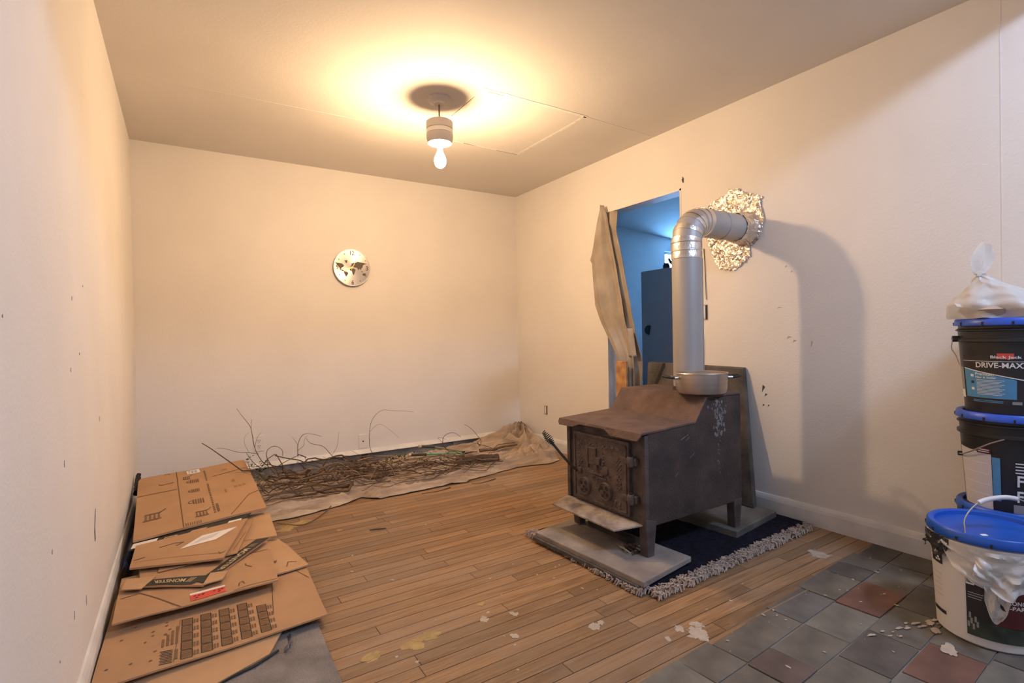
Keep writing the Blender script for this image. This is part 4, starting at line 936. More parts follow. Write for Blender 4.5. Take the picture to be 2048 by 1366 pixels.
# ------------------------------------------------------------------ flattened cardboard by the left wall
class Sheet:
    """a slightly warped slab spanning four 3D corners (near-left, near-right, far-right, far-left)"""
    def __init__(s, corners, name, label, cat, m, th_=.006, warp=.006, seed=0, group=None, n=14):
        s.c = [Vector(q) for q in corners]; s.w = warp; s.seed = seed
        s.th = th_; lift = 0.
        for q in Sheet.pile:
            for A, B, sg in ((s, q, 1), (q, s, -1)):
                for i in range(15):
                    for j in range(15):
                        P_ = A.p(i/14, j/14); w = B.inv(P_)
                        if w:
                            zb = B.p(*w).z
                            lift = max(lift, (zb-(P_.z-th_)) if sg > 0 else (P_.z-(zb-th_)))
        if lift > 0: s.c = [v+Vector((0, 0, lift+.0004)) for v in s.c]
        Sheet.pile.append(s)
        cen = sum(s.c, Vector())/4
        s.root = thing(name, label, cat, (cen.x, cen.y, min(q.z for q in s.c)-th_), group)
        mb = MB(); k = n+1
        topv = [s.p(i/n, j/n) for j in range(k) for i in range(k)]; botv = [v-Vector((0, 0, th_)) for v in topv]
        f = [(j*k+i, j*k+i+1, (j+1)*k+i+1, (j+1)*k+i) for j in range(n) for i in range(n)]
        f2 = [tuple(q+k*k for q in g[::-1]) for g in f]
        rim = [i for i in range(k)]+[j*k+n for j in range(1, k)]+[n*k+i for i in range(n-1, -1, -1)]+[j*k for j in range(n-1, 0, -1)]
        f3 = [(rim[a+1 if a+1 < len(rim) else 0], rim[a], rim[a]+k*k, rim[a+1 if a+1 < len(rim) else 0]+k*k) for a in range(len(rim))]
        mb.add(topv+botv, f+f2+f3)
        s.body = obj('board', mb, m, s.root)
    pile = []
    def inv(s, P):
        u = v = .5
        for _ in range(8):
            f = s.c[0].lerp(s.c[1], u).lerp(s.c[3].lerp(s.c[2], u), v)-P
            du = (s.c[1]-s.c[0]).lerp(s.c[2]-s.c[3], v); dv = (s.c[3]-s.c[0]).lerp(s.c[2]-s.c[1], u)
            det = du.x*dv.y-du.y*dv.x
            u -= (f.x*dv.y-f.y*dv.x)/det; v -= (du.x*f.y-du.y*f.x)/det
            if abs(u) > 4 or abs(v) > 4: return None
        return (u, v) if -.01 <= u <= 1.01 and -.01 <= v <= 1.01 else None
    def p(s, u, v, dz=0.):
        q = s.c[0].lerp(s.c[1], u).lerp(s.c[3].lerp(s.c[2], u), v)
        return q+Vector((0, 0, s.w*N(u*2.3+s.seed*7.1, v*2.3)+dz))
    def quad(s, pts, m, name='print', dz=.0016, par=None, sub=6):
        """four-sided printed patch given in (u, v)"""
        a, b, c, d = [Vector(q) for q in pts]
        fn = lambda u, v: s.p(*(a.lerp(b, u).lerp(d.lerp(c, u), v)), dz)
        return obj(name, MB().grid(fn, sub, sub if abs((d-a).length) > .1 else 1), m, par or s.root, fix=False)
    def line(s, pts, m=None, w=.006, name='fold_line', dz=.0014):
        mb = MB()
        for a, b in zip(pts[:-1], pts[1:]):
            a = Vector(a); b = Vector(b); t_ = (b-a).normalized(); q = Vector((-t_.y, t_.x))*w/2; n = max(2, int((b-a).length*14))
            mb.grid(lambda u, v: s.p(*(a.lerp(b, u)-q+q*2*v), dz), n, 1)
        return obj(name, mb, m or m_card_edge, s.root, fix=False)
    def text(s, body, o, ex, ey, m, name='lettering', dz=.003):
        """lettering spanning the parallelogram o, o+ex, o+ey in (u, v)"""
        v, f = text_mesh(body); o = Vector(o); ex = Vector(ex); ey = Vector(ey)
        return obj(name, MB().add([s.p(*(o+ex*q[0]+ey*q[1]), dz) for q in v], f), m, s.root, fix=False)

m_mat = mat('grey_felt', (.30, .272, .25), .98, var=.35, scale=8, bump=.6, bscale=140, spec=.1)
tag(obj('floor_mat', MB().prism([(.05, 1.10), (.628, 1.20), (.645, 1.835), (.05, 1.95)], .0, .008), m_mat, bevel=.003), 'grey felt floor mat partly covered by the flattened cardboard', 'mat')
# folded blue blanket and black liner under the stack
m_blank = mat('blue_blanket', (.035, .045, .13), .95, var=.4, scale=12, bump=.5, bscale=60)
s7 = Sheet([(.03, 1.50, .020), (.47, 1.70, .020), (.535, 1.83, .026), (.03, 1.95, .024)], 'cardboard_sheet', 'plain cardboard sheet lowest in the stack, on the grey mat', 'cardboard', m_card2, seed=1)
m_tapeb = mat('blue_tape', (.05, .06, .13), .6, var=.5, scale=30, col2=(.25, .22, .24))
def tapefn(u, v):
    return (.515+.040*math.sin(u*1.6)*.6+.010*v, 1.700+.085*u+.008*math.sin(u*8)-.012*v, .0105+.014*v+.0015*math.sin(u*6))
tag(obj('tarp_scrap', MB().grid(tapefn, 14, 4), m_tapeb, smooth=True, solid=.002), 'crumpled dark blue tarp scrap at the corner of the lowest cardboard', 'tarp')
for k, pts in enumerate([[(.50, 1.715), (.43, 1.672), (.36, 1.652), (.24, 1.60)]]):
    obj('torn_edge', MB().tube([(x, y_, .014) for x, y_ in pts], .004, n=6), m_blackprint, s7.root)

s6 = Sheet([(.02, 1.745, .046), (.675, 1.805, .036), (.69, 2.30, .042), (.028, 2.34, .052)], 'cardboard_box', 'flattened cardboard box printed with a grid of barcodes', 'cardboard', m_card, seed=2)
s6.line([(.75, .25), (.80, .97)], w=.004); s6.line([(.905, .965), (.985, .66)], w=.004)
s6.line([(.30, .02), (.32, .5)], w=.003, m=m_print)
bars = [(.328, .030, 5), (.412, .036, 5), (.498, .040, 5), (.586, .046, 5), (.677, .048, 4)]
for ci, (u0, v0, n) in enumerate(bars):
    for k in range(n):
        va = v0+.094*k; ua = u0
        q = [(ua, va), (ua+.046, va-.006), (ua+.046, va+.080), (ua, va+.086)]
        s6.line(q+[q[0]], m=m_blackprint, w=.0045, name='barcode_frame')
        mb = MB()
        for b in range(10):
            f0 = .08+.84*b/10; wb_ = .035+.03*((b*7+ci+k) % 3)/2
            A = [Vector(q[0]).lerp(Vector(q[3]), f0), Vector(q[1]).lerp(Vector(q[2]), f0), Vector(q[1]).lerp(Vector(q[2]), f0+wb_), Vector(q[0]).lerp(Vector(q[3]), f0+wb_)]
            i0 = Vector((.004, 0)); mb.add([s6.p(*(A[0]+i0), .002), s6.p(*(A[1]-i0), .002), s6.p(*(A[2]-i0), .002), s6.p(*(A[3]+i0), .002)], [(0, 1, 2, 3)])
        obj('barcode', mb, m_print, s6.root, fix=False)
        for b in range(2): s6.quad([(ua+.052+.013*b, va+.008), (ua+.060+.013*b, va+.008), (ua+.060+.013*b, va+.056), (ua+.052+.013*b, va+.056)], m_print, 'small_print', sub=1)
for k in range(4): s6.quad([(.246+.019*k, .215), (.257+.019*k, .215), (.257+.019*k, .30+.04*k), (.246+.019*k, .30+.04*k)], m_print, 'small_print', sub=1)
for k in range(9): s6.line([(.242+.004*(k % 2), .040+.016*k), (.294, .028+.016*k)], m=m_blackprint, w=.006, name='hatch_mark')
s6.quad([(.302, .05), (.315, .048), (.315, .15), (.302, .152)], m_print, 'printed_block', sub=1)
for k in range(16): s6.quad([(a, b), (a+.012, b+.003), (a+.010, b+.014), (a-.002, b+.010)], m_print, 'dirt_spot', sub=1) if [a := random.uniform(.03, .30), b := random.uniform(.08, .55)] else None

s5a = Sheet([(.13, 2.10, .068), (.698, 2.240, .056), (.632, 2.62, .058), (.10, 2.62, .070)], 'cardboard_sheet', 'cardboard sheet with a cut slot, its corner poking out over the wood floor', 'cardboard', m_card2, seed=3)
s5a.line([(.86, .10), (.90, .22), (.95, .16)], w=.008)
s5c = Sheet([(.08, 2.34, .082), (.585, 2.33, .070), (.575, 2.66, .072), (.12, 2.84, .086)], 'cardboard_sheet', 'plain cardboard sheet under the black-edged box and the mailers', 'cardboard', m_card2, seed=4)
s5d = Sheet([(.30, 2.62, .072), (.625, 2.60, .060), (.64, 2.98, .062), (.28, 3.00, .075)], 'cardboard_sheet', 'small cardboard sheet under the topmost box next to the drop cloth', 'cardboard', m_card2, seed=14)
s5d.line([(.45, .25), (.52, .3), (.55, .42)], w=.008)
s5b = Sheet([(.044, 2.048, .086), (.556, 2.092, .080), (.575, 2.43, .082), (.040, 2.44, .090)], 'cardboard_box', 'flattened cardboard box with a red sticker and white strip', 'cardboard', m_card, seed=5)
s5b.line([(.02, .48), (.13, .52), (.375, .0)], w=.010)
s5b.line([(.84, .55), (.80, .62), (.80, .68)], w=.010); s5b.line([(.62, .95), (.98, 1.0)], w=.012)
s5b.line([(.735, .10), (.742, .18), (.765, .20), (.775, .12)], w=.008); s5b.line([(.70, .01), (.80, .05), (.99, .04)], w=.008)
s5b.quad([(.434, .055), (.652, .055), (.645, .185), (.430, .180)], m_red, 'red_sticker')
s5b.quad([(.428, .180), (.647, .187), (.646, .225), (.427, .220)], m_label, 'white_strip')
for k, (u, v) in enumerate([(.45, .13), (.475, .13), (.50, .13), (.57, .13), (.60, .13), (.62, .13), (.46, .085), (.60, .085)]): s5b.quad([(u, v), (u+.016, v+.003), (u+.017, v+.022), (u+.001, v+.019)], m_maroon, 'sticker_print', dz=.003, sub=1)

mon = Sheet([(.111, 2.285, .097), (.307, 2.165, .094), (.590, 2.555, .090), (.080, 2.62, .100)], 'cardboard_box', 'flattened cardboard box with black edge strips lettered MONSTER', 'cardboard', m_card, seed=6, warp=.003)
# near strip and right strip, both black, lettering reads from the far side
mon.quad([(.0, .01), (.80, .01), (.94, .19), (.05, .17)], m_blackprint, 'black_strip', dz=.002)
mon.quad([(.83, .06), (1.0, .02), (1.0, .98), (.89, .98)], m_blackprint, 'black_strip', dz=.0024)
m_glet = mat('strip_lettering', (.55, .42, .24), .7, var=0)
mon.text('MONSTER', (.62, .135), (-.44, -.012), (0.02, -.075), m_glet, dz=.0036)
for k in range(3): mon.quad([(.66+.03*k, .055), (.672+.03*k, .055), (.692+.03*k, .15), (.680+.03*k, .15)], m_glet, 'strip_bar', dz=.0036, sub=1)
mon.text('MONSTER', (.905, .72), (.01, -.46), (.065, 0.0), m_glet, dz=.004)
for k in range(3): mon.quad([(.915, .76+.03*k), (.975, .765+.03*k), (.975, .772+.03*k), (.915, .768+.03*k)], m_glet, 'strip_bar', dz=.004, sub=1)
fl = Sheet([(.305, 2.160, .100), (.372, 2.175, .099), (.395, 2.245, .099), (.335, 2.255, .101)], 'cardboard_flap', 'small tan cardboard flap folded across the black strips', 'cardboard', m_card2, seed=7, th_=.004, warp=.001, n=4)
fl2 = Sheet([(.050, 2.285, .102), (.112, 2.255, .101), (.155, 2.345, .102), (.062, 2.375, .103)], 'cardboard_flap', 'torn tan cardboard flap near the left wall beside the black strip', 'cardboard', m_card2, seed=8, th_=.004, warp=.001, n=4)
env2 = Sheet([(.16, 2.38, .104), (.440, 2.405, .103), (.545, 2.82, .103), (.20, 2.80, .106)], 'padded_mailer', 'lower tan paper mailer under the labelled mailer', 'mailer', m_card, seed=9, th_=.004, warp=.002)
env2.line([(.92, .1), (.98, .6)], w=.008)
s2 = Sheet([(.045, 2.66, .112), (.470, 2.76, .104), (.56, 2.96, .104), (.05, 2.92, .116)], 'printed_box', 'flattened black and orange printed box under the topmost cardboard', 'cardboard', m_blackprint, seed=11, warp=.002)
s2.quad([(.02, .02), (.22, .04), (.23, .30), (.03, .26)], m_label, 'white_label'); s2.quad([(.86, .14), (.995, .16), (.97, .46), (.85, .42)], m_label, 'white_label')
s2.quad([(.50, .10), (.64, .12), (.66, .34), (.52, .30)], m_card2, 'orange_print'); s2.quad([(.28, .05), (.40, .07), (.40, .26), (.29, .24)], m_card2, 'orange_print')
s2.quad([(.30, .10), (.38, .11), (.38, .19), (.30, .18)], m_blackprint, 'dark_print', dz=.0026)
for k in range(6): s2.quad([(.44+.06*k, .02), (.48+.06*k, .022), (.48+.06*k, .06), (.44+.06*k, .058)], m_label, 'small_print', sub=1)
env = Sheet([(.066, 2.432, .116), (.385, 2.335, .112), (.520, 2.815, .112), (.072, 2.672, .122)], 'padded_mailer', 'brown paper mailer with a white address label on the cardboard stack', 'mailer', m_card, seed=10, th_=.008, warp=.004)
env.quad([(.44, .42), (.78, .50), (.94, .78), (.60, .74)], m_label, 'address_label')
for k in range(3): env.quad([(.56+.06*k, .52+.03*k), (.60+.06*k, .53+.03*k), (.66+.06*k, .66+.03*k), (.62+.06*k, .65+.03*k)], m_lwhite, 'label_print', dz=.0024, sub=1)
env.line([(.02, .22), (.55, .16), (.97, .12)], w=.006, m=m_print); env.line([(.22, .66), (.34, .70), (.44, .66), (.38, .58)], w=.02); env.line([(.02, .3), (.12, .36)], w=.02)
env.line([(.90, .16), (.93, .10), (.98, .16)], w=.008)

s1 = Sheet([(.059, 2.727, .128), (.624, 2.950, .108), (.594, 3.785, .205), (.028, 3.66, .196)], 'cardboard_box', 'topmost flattened cardboard box with brown kitchen prints and a white sticker', 'cardboard', m_card, seed=12, warp=.008, th_=.010)
s1.line([(.335, 0), (.330, 1)], w=.008); s1.line([(.0, .63), (.32, .64)], w=.008); s1.line([(.64, .76), (.995, .80)], w=.008)
s1.line([(.70, .02), (.90, .27), (1.0, .30)], w=.007); s1.line([(.17, .79), (.20, .765), (.30, .79)], w=.010, m=m_print)
s1.line([(.225, .965), (.235, .985), (.26, .985), (.268, .965)], w=.010, m=m_print)
s1.quad([(.425, .895), (.548, .905), (.54, .985), (.42, .975)], m_label, 'white_sticker')
for k in range(6): s1.quad([(.435+.03*(k % 3), .915+.028*(k//3)), (.455+.03*(k % 3), .917+.028*(k//3)), (.455+.03*(k % 3), .931+.028*(k//3)), (.435+.03*(k % 3), .929+.028*(k//3))], m_lgrey, 'sticker_print', dz=.003, sub=1)
def potlogo(u, v, s, m=m_print):
    mb = MB(); P2 = lambda a, b: s1.p(u+a*s, v+b*s*.8, .0022)
    for k in range(4): mb.add([P2(-.5+.28*k, -.5), P2(-.32+.28*k, -.5), P2(-.36+.28*k, .3), P2(-.46+.28*k, .3)], [(0, 1, 2, 3)])
    mb.add([P2(-.55, .34), P2(.6, .34), P2(.5, .5), P2(-.45, .5)], [(0, 1, 2, 3)]); mb.add([P2(-.6, -.62), P2(.62, -.62), P2(.6, -.5), P2(-.58, -.5)], [(0, 1, 2, 3)])
    mb.add([P2(.5, .35), P2(.95, .85), P2(.9, .95), P2(.42, .45)], [(0, 1, 2, 3)])
    obj('printed_logo', mb, m, s1.root, fix=False)
potlogo(.12, .26, .11); potlogo(.41, .83, .06); potlogo(.48, .14, .09)
def cuplogo(u, v, s):
    mb = MB(); P2 = lambda a, b: s1.p(u+a*s, v+b*s*.8, .0022)
    for k in range(5): a0 = -.45+.2*k; mb.add([P2(a0, -.5), P2(a0+.11, -.5), P2(a0+.11, .5), P2(a0, .5)], [(0, 1, 2, 3)])
    for k in range(12):
        q0, q1 = math.pi*(.5+k/12), math.pi*(.5+(k+1)/12)
        mb.add([P2(-.5+.35*math.cos(q0), .3*math.sin(q0)), P2(-.5+.35*math.cos(q1), .3*math.sin(q1)), P2(-.5+.25*math.cos(q1), .2*math.sin(q1)), P2(-.5+.25*math.cos(q0), .2*math.sin(q0))], [(0, 1, 2, 3)])
    obj('printed_logo', mb, m_print, s1.root, fix=False)
cuplogo(.475, .74, .085); cuplogo(.475, .35, .10); cuplogo(.47, .55, .075)
for k in range(26): v0 = .10+.032*k; (s1.quad([(.575, v0), (.592, v0), (.592, v0+.02), (.575, v0+.02)], m_print, 'small_print', sub=1) if k not in (17, 18) else None)
for k in range(10): s1.quad([(.602, .11+.014*k), (.625, .11+.014*k), (.625, .118+.014*k), (.602, .118+.014*k)], m_print, 'small_print', sub=1)
for k in range(8): s1.quad([(.35+.016*k, .005), (.358+.016*k, .005), (.356+.016*k, .045), (.350+.016*k, .045)], m_print, 'tick_mark', sub=1)
m_faint = mat('faint_print', (.37, .20, .09), .85, var=.2, scale=60)
for u, v, w, h in ((.80, .56, .03, .05), (.80, .45, .12, .03), (.74, .84, .06, .03), (.71, .40, .02, .06)):
    for k in range(3): s1.quad([(u+w*k/3, v), (u+w*(k+.7)/3, v), (u+w*(k+.7)/3, v+h), (u+w*k/3, v+h)], m_faint, 'faint_print', sub=1)

def uvb(x, y_):
    w = s1.inv(Vector((x, y_, 0))); return w if w else (min(1, max(0, (x-.045)/.56)), min(1, max(0, (y_-2.80)/.9)))
def blanket(u, v):
    x = .020+.53*u; y_ = 3.02+.62*v; e = min(1, min(u, 1-u)*12, min(v, 1-v)*9)
    return (x, y_, max(.004, .004+e*(s1.p(*uvb(x, y_)).z-.0105-.004)))
bk = thing('folded_blanket', 'folded dark blue moving blanket under the topmost cardboard box', 'blanket', (.28, 3.4, 0))
obj('blanket_fold', MB().grid(blanket, 30, 36), m_blank, bk, smooth=True)
def bstrip(u, v):
    return (.0225+.028*u+.004*N(v*6, u), 2.58+.44*v, .003+.078*math.sin(math.pi*(.15+.7*u))**.6+.006*N(v*8, u*3))
obj('blanket_side', MB().grid(bstrip, 8, 24), m_blank, bk, smooth=True)
def roll(u, v):
    a = 2*math.pi*u; yy = 3.52+.20*v; r = .015+.006*N(a, v*5)
    return (.024+r*math.cos(a)*.9, yy, .165+.055*v+r*math.sin(a)*1.2)
obj('blanket_edge', MB().grid(roll, 16, 16), mat('dark_blanket_edge', (.03, .028, .035), .9, var=.4, scale=30), bk, smooth=True)


# ------------------------------------------------------------------ drop cloth heap along the back wall
m_drop = mat('canvas_drop_cloth', (.55, .44, .335), .95, scale=9, bump=1.0, bscale=34, spec=.1, col2=(.33, .24, .165), detail=9, stretch=(.35, 1.7, 1.0))
NEAR = [(.56, 3.10), (.65, 3.06), (.81, 3.05), (1.08, 3.12), (1.20, 3.20), (1.29, 3.10), (1.55, 3.11), (1.80, 3.13), (1.90, 3.10), (1.95, 3.14), (2.43, 3.24), (2.70, 3.18), (2.80, 3.22), (2.88, 3.36), (2.955, 3.62), (2.975, 3.80)]
def near_y(x):
    for (a, b), (c, d) in zip(NEAR[:-1], NEAR[1:]):
        if a <= x <= c: return b+(d-b)*(x-a)/(c-a)
    return NEAR[-1][1] if x > 2 else NEAR[0][1]
LOGL = [(2.03, 3.525), (2.352, 3.42)]
def seg_dist(x, y_, a, b):
    t_ = max(0, min(1, ((x-a[0])*(b[0]-a[0])+(y_-a[1])*(b[1]-a[1]))/((b[0]-a[0])**2+(b[1]-a[1])**2)))
    return math.hypot(x-a[0]-t_*(b[0]-a[0]), y_-a[1]-t_*(b[1]-a[1]))
def log_dist(x, y_): return seg_dist(x, y_, *LOGL)
def folds(x, y_):
    w1 = N(x*1.3, y_*2.0)*1.0+.5*N(x*3.1, y_*4.0, 4)
    k = y_*62+5.0*w1; r1 = (1-abs(math.sin(k*.5)))**1.3
    k2 = y_*125+x*6+5.0*N(x*1.6, y_*3.2, 7); r2_ = (1-abs(math.sin(k2*.5)))**1.2
    k3 = y_*70-x*34+5.0*N(x*2.4, y_*2.6, 17); r3 = (1-abs(math.sin(k3*.5)))**1.6
    dl = log_dist(x, y_); fl_ = 1-.85*math.exp(-(dl/.055)**2)
    big = .5+.5*N(x*2.4, y_*4, 11); sel = max(0, min(1, .5+1.2*N(x*1.8, y_*2.2, 23)))
    return fl_*(.052*r1*(.2+.8*big)+.024*r2_*(1-.3*sel)+.018*r3*sel+.018*big+.003*N(x*28, y_*28, 2))
def corner_peak(x, y_):
    d = math.hypot((x-2.93)*.70, (y_-3.97)); ang = math.atan2(y_-3.97, x-2.93)
    z = .195*math.exp(-(d/.20)**1.15)*(.84+.16*math.sin(ang*15))
    z += .060*math.exp(-(d/.5)**2)*(1-abs(math.sin(ang*6.5+2*d)))**1.4*min(1, d*9)
    z += .045*math.exp(-((x-2.70)/.2)**2-((y_-3.42)/.17)**2)*(1-abs(math.sin(x*34+y_*18+2*N(x*5, y_*5))))**1.2
    return z
def cloth_z(x, y_): return .012+folds(x, y_)+corner_peak(x, y_)
def drop(u, v):
    x = .56+2.415*u; y0 = near_y(x)+.016*N(x*9, 3)+.006*N(x*31, 8); far = 4.055-.06*abs(N(x*3, 9))*(u < .8)
    if u < .45: far -= .20*math.sin(math.pi*min(1, u/.45))
    y_ = y0+(far-y0)*v
    e = min(1, v*16+.12)*min(1, (1-v)*10+.15)*min(1, u*14)*min(1, (1-u)*14+.1)
    z = .006+e*folds(x, y_)+corner_peak(x, y_)*min(1, v*10)
    sh_ = .010*N(x*16, y_*16, 31)
    return (x+sh_*min(1, (1-u)*20), min(y_+.010*N(x*14, y_*14, 41)*min(1, (1-v)*8), 4.05), z)
cloth_mb = MB().grid(drop, 300, 190)
tag(obj('drop_cloth', cloth_mb, m_drop, smooth=True, fix=False, solid=.002), 'bunched dirty canvas drop cloth lying along the back wall', 'drop cloth')

# ------------------------------------------------------------------ brush heap: branches, twigs, log, loppers
m_twig = mat('twig_bark', (.135, .085, .05), .85, var=.4, scale=30)
m_branch = mat('branch_bark', (.205, .135, .085), .85, var=.45, scale=22, bump=.4, bscale=70)
m_pale = mat('peeled_branch', (.36, .25, .155), .8, var=.25, scale=22)
BR = [
 ('long straight stick leaning out over the topmost cardboard box', 't', .0042, [(.352, 3.62, .39), (.402, 3.586, .352), (.489, 3.552, .273), (.582, 3.518, .188), (.668, 3.484, .129), (.735, 3.45, .034)], []),
 ('tall thin twig rising in front of the outlet', 't', .0024, [(.571, 3.95, .548), (.603, 3.925, .494), (.644, 3.9, .429), (.653, 3.875, .387), (.663, 3.85, .301), (.677, 3.825, .248), (.707, 3.8, .188), (.734, 3.775, .164), (.78, 3.75, .10)], [[(.663, 3.93, .463), (.657, 3.925, .424), (.653, 3.88, .391)], [(.719, 3.93, .366), (.689, 3.92, .331), (.675, 3.88, .301), (.665, 3.845, .275)]]),
 ('thin twig reaching left over the cardboard below the outlet', 't', .0017, [(.433, 3.7, .335), (.475, 3.725, .323), (.559, 3.75, .283), (.613, 3.775, .269), (.684, 3.8, .246)], [[(.626, 3.75, .301), (.602, 3.733, .28), (.595, 3.717, .237), (.62, 3.7, .173)]]),
 ('curved twig sweeping down into the heap beside the cardboard', 't', .0028, [(.606, 3.75, .272), (.638, 3.7, .218), (.689, 3.65, .167), (.744, 3.6, .111), (.808, 3.55, .074), (.858, 3.5, .041)], []),
 ('twig bent into a round loop above the heap', 't', .0026, [(.82, 3.7, .229), (.815, 3.675, .273), (.779, 3.65, .309), (.742, 3.625, .315), (.712, 3.6, .295), (.708, 3.575, .258), (.73, 3.55, .213), (.759, 3.525, .172), (.773, 3.5, .128), (.82, 3.475, .074), (.864, 3.45, .047)], []),
 ('thick dark branch with a cut end rising over the heap', 't', .006, [(.759, 3.6, .261), (.83, 3.6, .233), (.914, 3.6, .205), (.97, 3.6, .161), (1.011, 3.6, .127), (1.084, 3.6, .099), (1.165, 3.6, .095), (1.243, 3.6, .088), (1.421, 3.6, .064)], []),
 ('forked twig arching over in front of the wall', 't', .0023, [(1.106, 3.85, .306), (1.05, 3.819, .332), (.989, 3.788, .349), (.951, 3.756, .336), (.923, 3.725, .288), (.916, 3.694, .217), (.91, 3.662, .185), (.923, 3.631, .129), (.952, 3.6, .082)], [[(.9, 3.8, .333), (.912, 3.76, .308), (.923, 3.725, .284)], [(1.006, 3.82, .325), (.977, 3.79, .301), (.965, 3.75, .269), (.918, 3.71, .245)]]),
 ('thin twig slanting down to the heater lip', 't', .0022, [(1.012, 3.9, .295), (1.03, 3.84, .267), (1.101, 3.78, .245), (1.147, 3.72, .185), (1.193, 3.66, .133), (1.243, 3.6, .08)], [[(1.248, 3.9, .311), (1.208, 3.80, .226), (1.15, 3.72, .18)]]),
 ('small hooked twig beside the thick dark branch', 't', .0022, [(.974, 3.7, .168), (.956, 3.683, .208), (.927, 3.667, .229), (.888, 3.65, .224), (.824, 3.633, .203), (.777, 3.617, .182), (.711, 3.6, .132)], []),
 ('tall hair-thin twig arching high beside the cable plate', 't', .0017, [(1.861, 3.95, .402), (1.771, 3.932, .421), (1.664, 3.914, .435), (1.598, 3.895, .45), (1.553, 3.877, .443), (1.502, 3.859, .409), (1.47, 3.841, .359), (1.454, 3.823, .29), (1.446, 3.805, .207), (1.458, 3.786, .151), (1.497, 3.768, .103), (1.572, 3.75, .089)], [[(1.75, 3.98, .192), (1.687, 3.974, .253), (1.62, 3.95, .307), (1.566, 3.92, .332), (1.512, 3.88, .319), (1.462, 3.83, .297)]]),
 ('dark twig curled in a hook over the green loppers', 't', .0025, [(2.167, 3.7, .194), (2.111, 3.688, .235), (2.062, 3.675, .246), (2.006, 3.662, .232), (1.982, 3.65, .196), (1.993, 3.638, .145), (2.048, 3.625, .095), (2.12, 3.612, .075), (2.185, 3.6, .049)], [[(2.063, 3.75, .18), (2.013, 3.75, .20), (1.977, 3.72, .204), (1.99, 3.66, .175)]]),
 ('short twig bending over the pale cloth folds', 't', .0022, [(2.25, 3.8, .277), (2.275, 3.775, .261), (2.313, 3.75, .22), (2.331, 3.725, .187), (2.349, 3.7, .148), (2.335, 3.675, .12), (2.288, 3.65, .074)], []),
 ('curved branch lying across the cloth at the right end of the heap', 'b', .0032, [(2.233, 3.65, .154), (2.29, 3.64, .134), (2.387, 3.63, .098), (2.439, 3.62, .070), (2.485, 3.61, .055), (2.628, 3.6, .05)], []),
 ('smooth bent limb lying behind the short log', 'b', .011, [(2.648, 3.6, .060), (2.52, 3.59, .058), (2.447, 3.58, .056), (2.40, 3.57, .05), (2.34, 3.57, .05), (2.27, 3.575, .045)], []),
 ('pale stick crossing over the short log', 'p', .004, [(2.14, 3.5, .105), (1.977, 3.425, .075), (1.817, 3.35, .05)], []),
 ('second pale stick beside the short log', 'p', .004, [(2.186, 3.47, .085), (2.055, 3.41, .065), (1.918, 3.35, .05)], []),
 ('pale bare stick pointing to the near edge of the drop cloth', 'p', .0045, [(1.393, 3.5, .129), (1.439, 3.45, .086), (1.514, 3.4, .065), (1.577, 3.35, .055)], []),
 ('slim pale stick slanting across the middle of the heap', 'p', .003, [(1.432, 3.48, .093), (1.343, 3.415, .087), (1.225, 3.35, .066)], []),
]
# height of what already lies there, on a fine grid, so that each branch rests on the ones below it
CELL = .008; HX, HY, NXH, NYH = .30, 2.90, 345, 152
hf = [[0.0]*NYH for _ in range(NXH)]
def hput(x, y_, z, rad=0.):
    k = int(math.ceil(rad/CELL)); i0 = int((x-HX)/CELL); j0 = int((y_-HY)/CELL)
    for i in range(max(0, i0-k), min(NXH, i0+k+1)):
        for j in range(max(0, j0-k), min(NYH, j0+k+1)):
            if hf[i][j] < z: hf[i][j] = z
def hget(x, y_, rad):
    k = int(math.ceil(rad/CELL)); i0 = int((x-HX)/CELL); j0 = int((y_-HY)/CELL); z = 0.
    for i in range(max(0, i0-k), min(NXH, i0+k+1)):
        for j in range(max(0, j0-k), min(NYH, j0+k+1)): z = max(z, hf[i][j])
    return z
for q in cloth_mb.v: hput(q[0], q[1], q[2]+.0022)
for i in range(90):
    for j in range(110): q = s1.p(i/89, j/109); hput(q.x, q.y, q.z+.002)
def resample(ps, step=.009):
    out = [ps[0]]
    for a, b in zip(ps[:-1], ps[1:]):
        n = max(1, int((b-a).length/step))
        for k in range(1, n+1): out.append(a.lerp(b, k/n))
    return out
def conform(pts, r, n=6):
    """path raised wherever it would pass through the cloth or what lies on it"""
    ps = resample(smooth_path(pts, n)); R_ = r*1.3; m = len(ps)
    need = [hget(p.x, p.y, R_+.003)+R_ for p in ps]
    env = [max(need[max(0, i-3):i+4]) for i in range(m)]
    env = [max(need[i], sum(env[max(0, i-3):i+4])/len(env[max(0, i-3):i+4])) for i in range(m)]
    return [Vector((p.x, p.y, max(p.z, e))) for p, e in zip(ps, env)], need
def stamp(ps, need, r):
    for p, q in zip(ps, need):
        if p.z-q < .05: hput(p.x, p.y, p.z+r*1.3, r*1.3)
def branch(label, kind, r, pts, subs, group=None):
    m = {'t': m_twig, 'b': m_branch, 'p': m_pale}[kind]
    ps, need = conform(pts, r); n = len(ps)
    mb = MB().tube(ps, [r*(.55+.75*i/(n-1)) for i in range(n)], n=6)
    todo = [(ps, need, r)]
    for s in subs:
        s = [Vector(q) for q in s]; near = min(ps, key=lambda q: (q-s[-1]).length); d = near-s[-1]
        q, nq = conform([v+d for v in s], r*.65, 5); q[-1] = near
        mb.tube(q, [r*(.35+.3*i/(len(q)-1)) for i in range(len(q))], n=5); todo.append((q, nq, r*.65))
    for t_ in todo: stamp(*t_)
    return tag(obj('branch', mb, m, smooth=True, fix=False), label, 'branch', group)
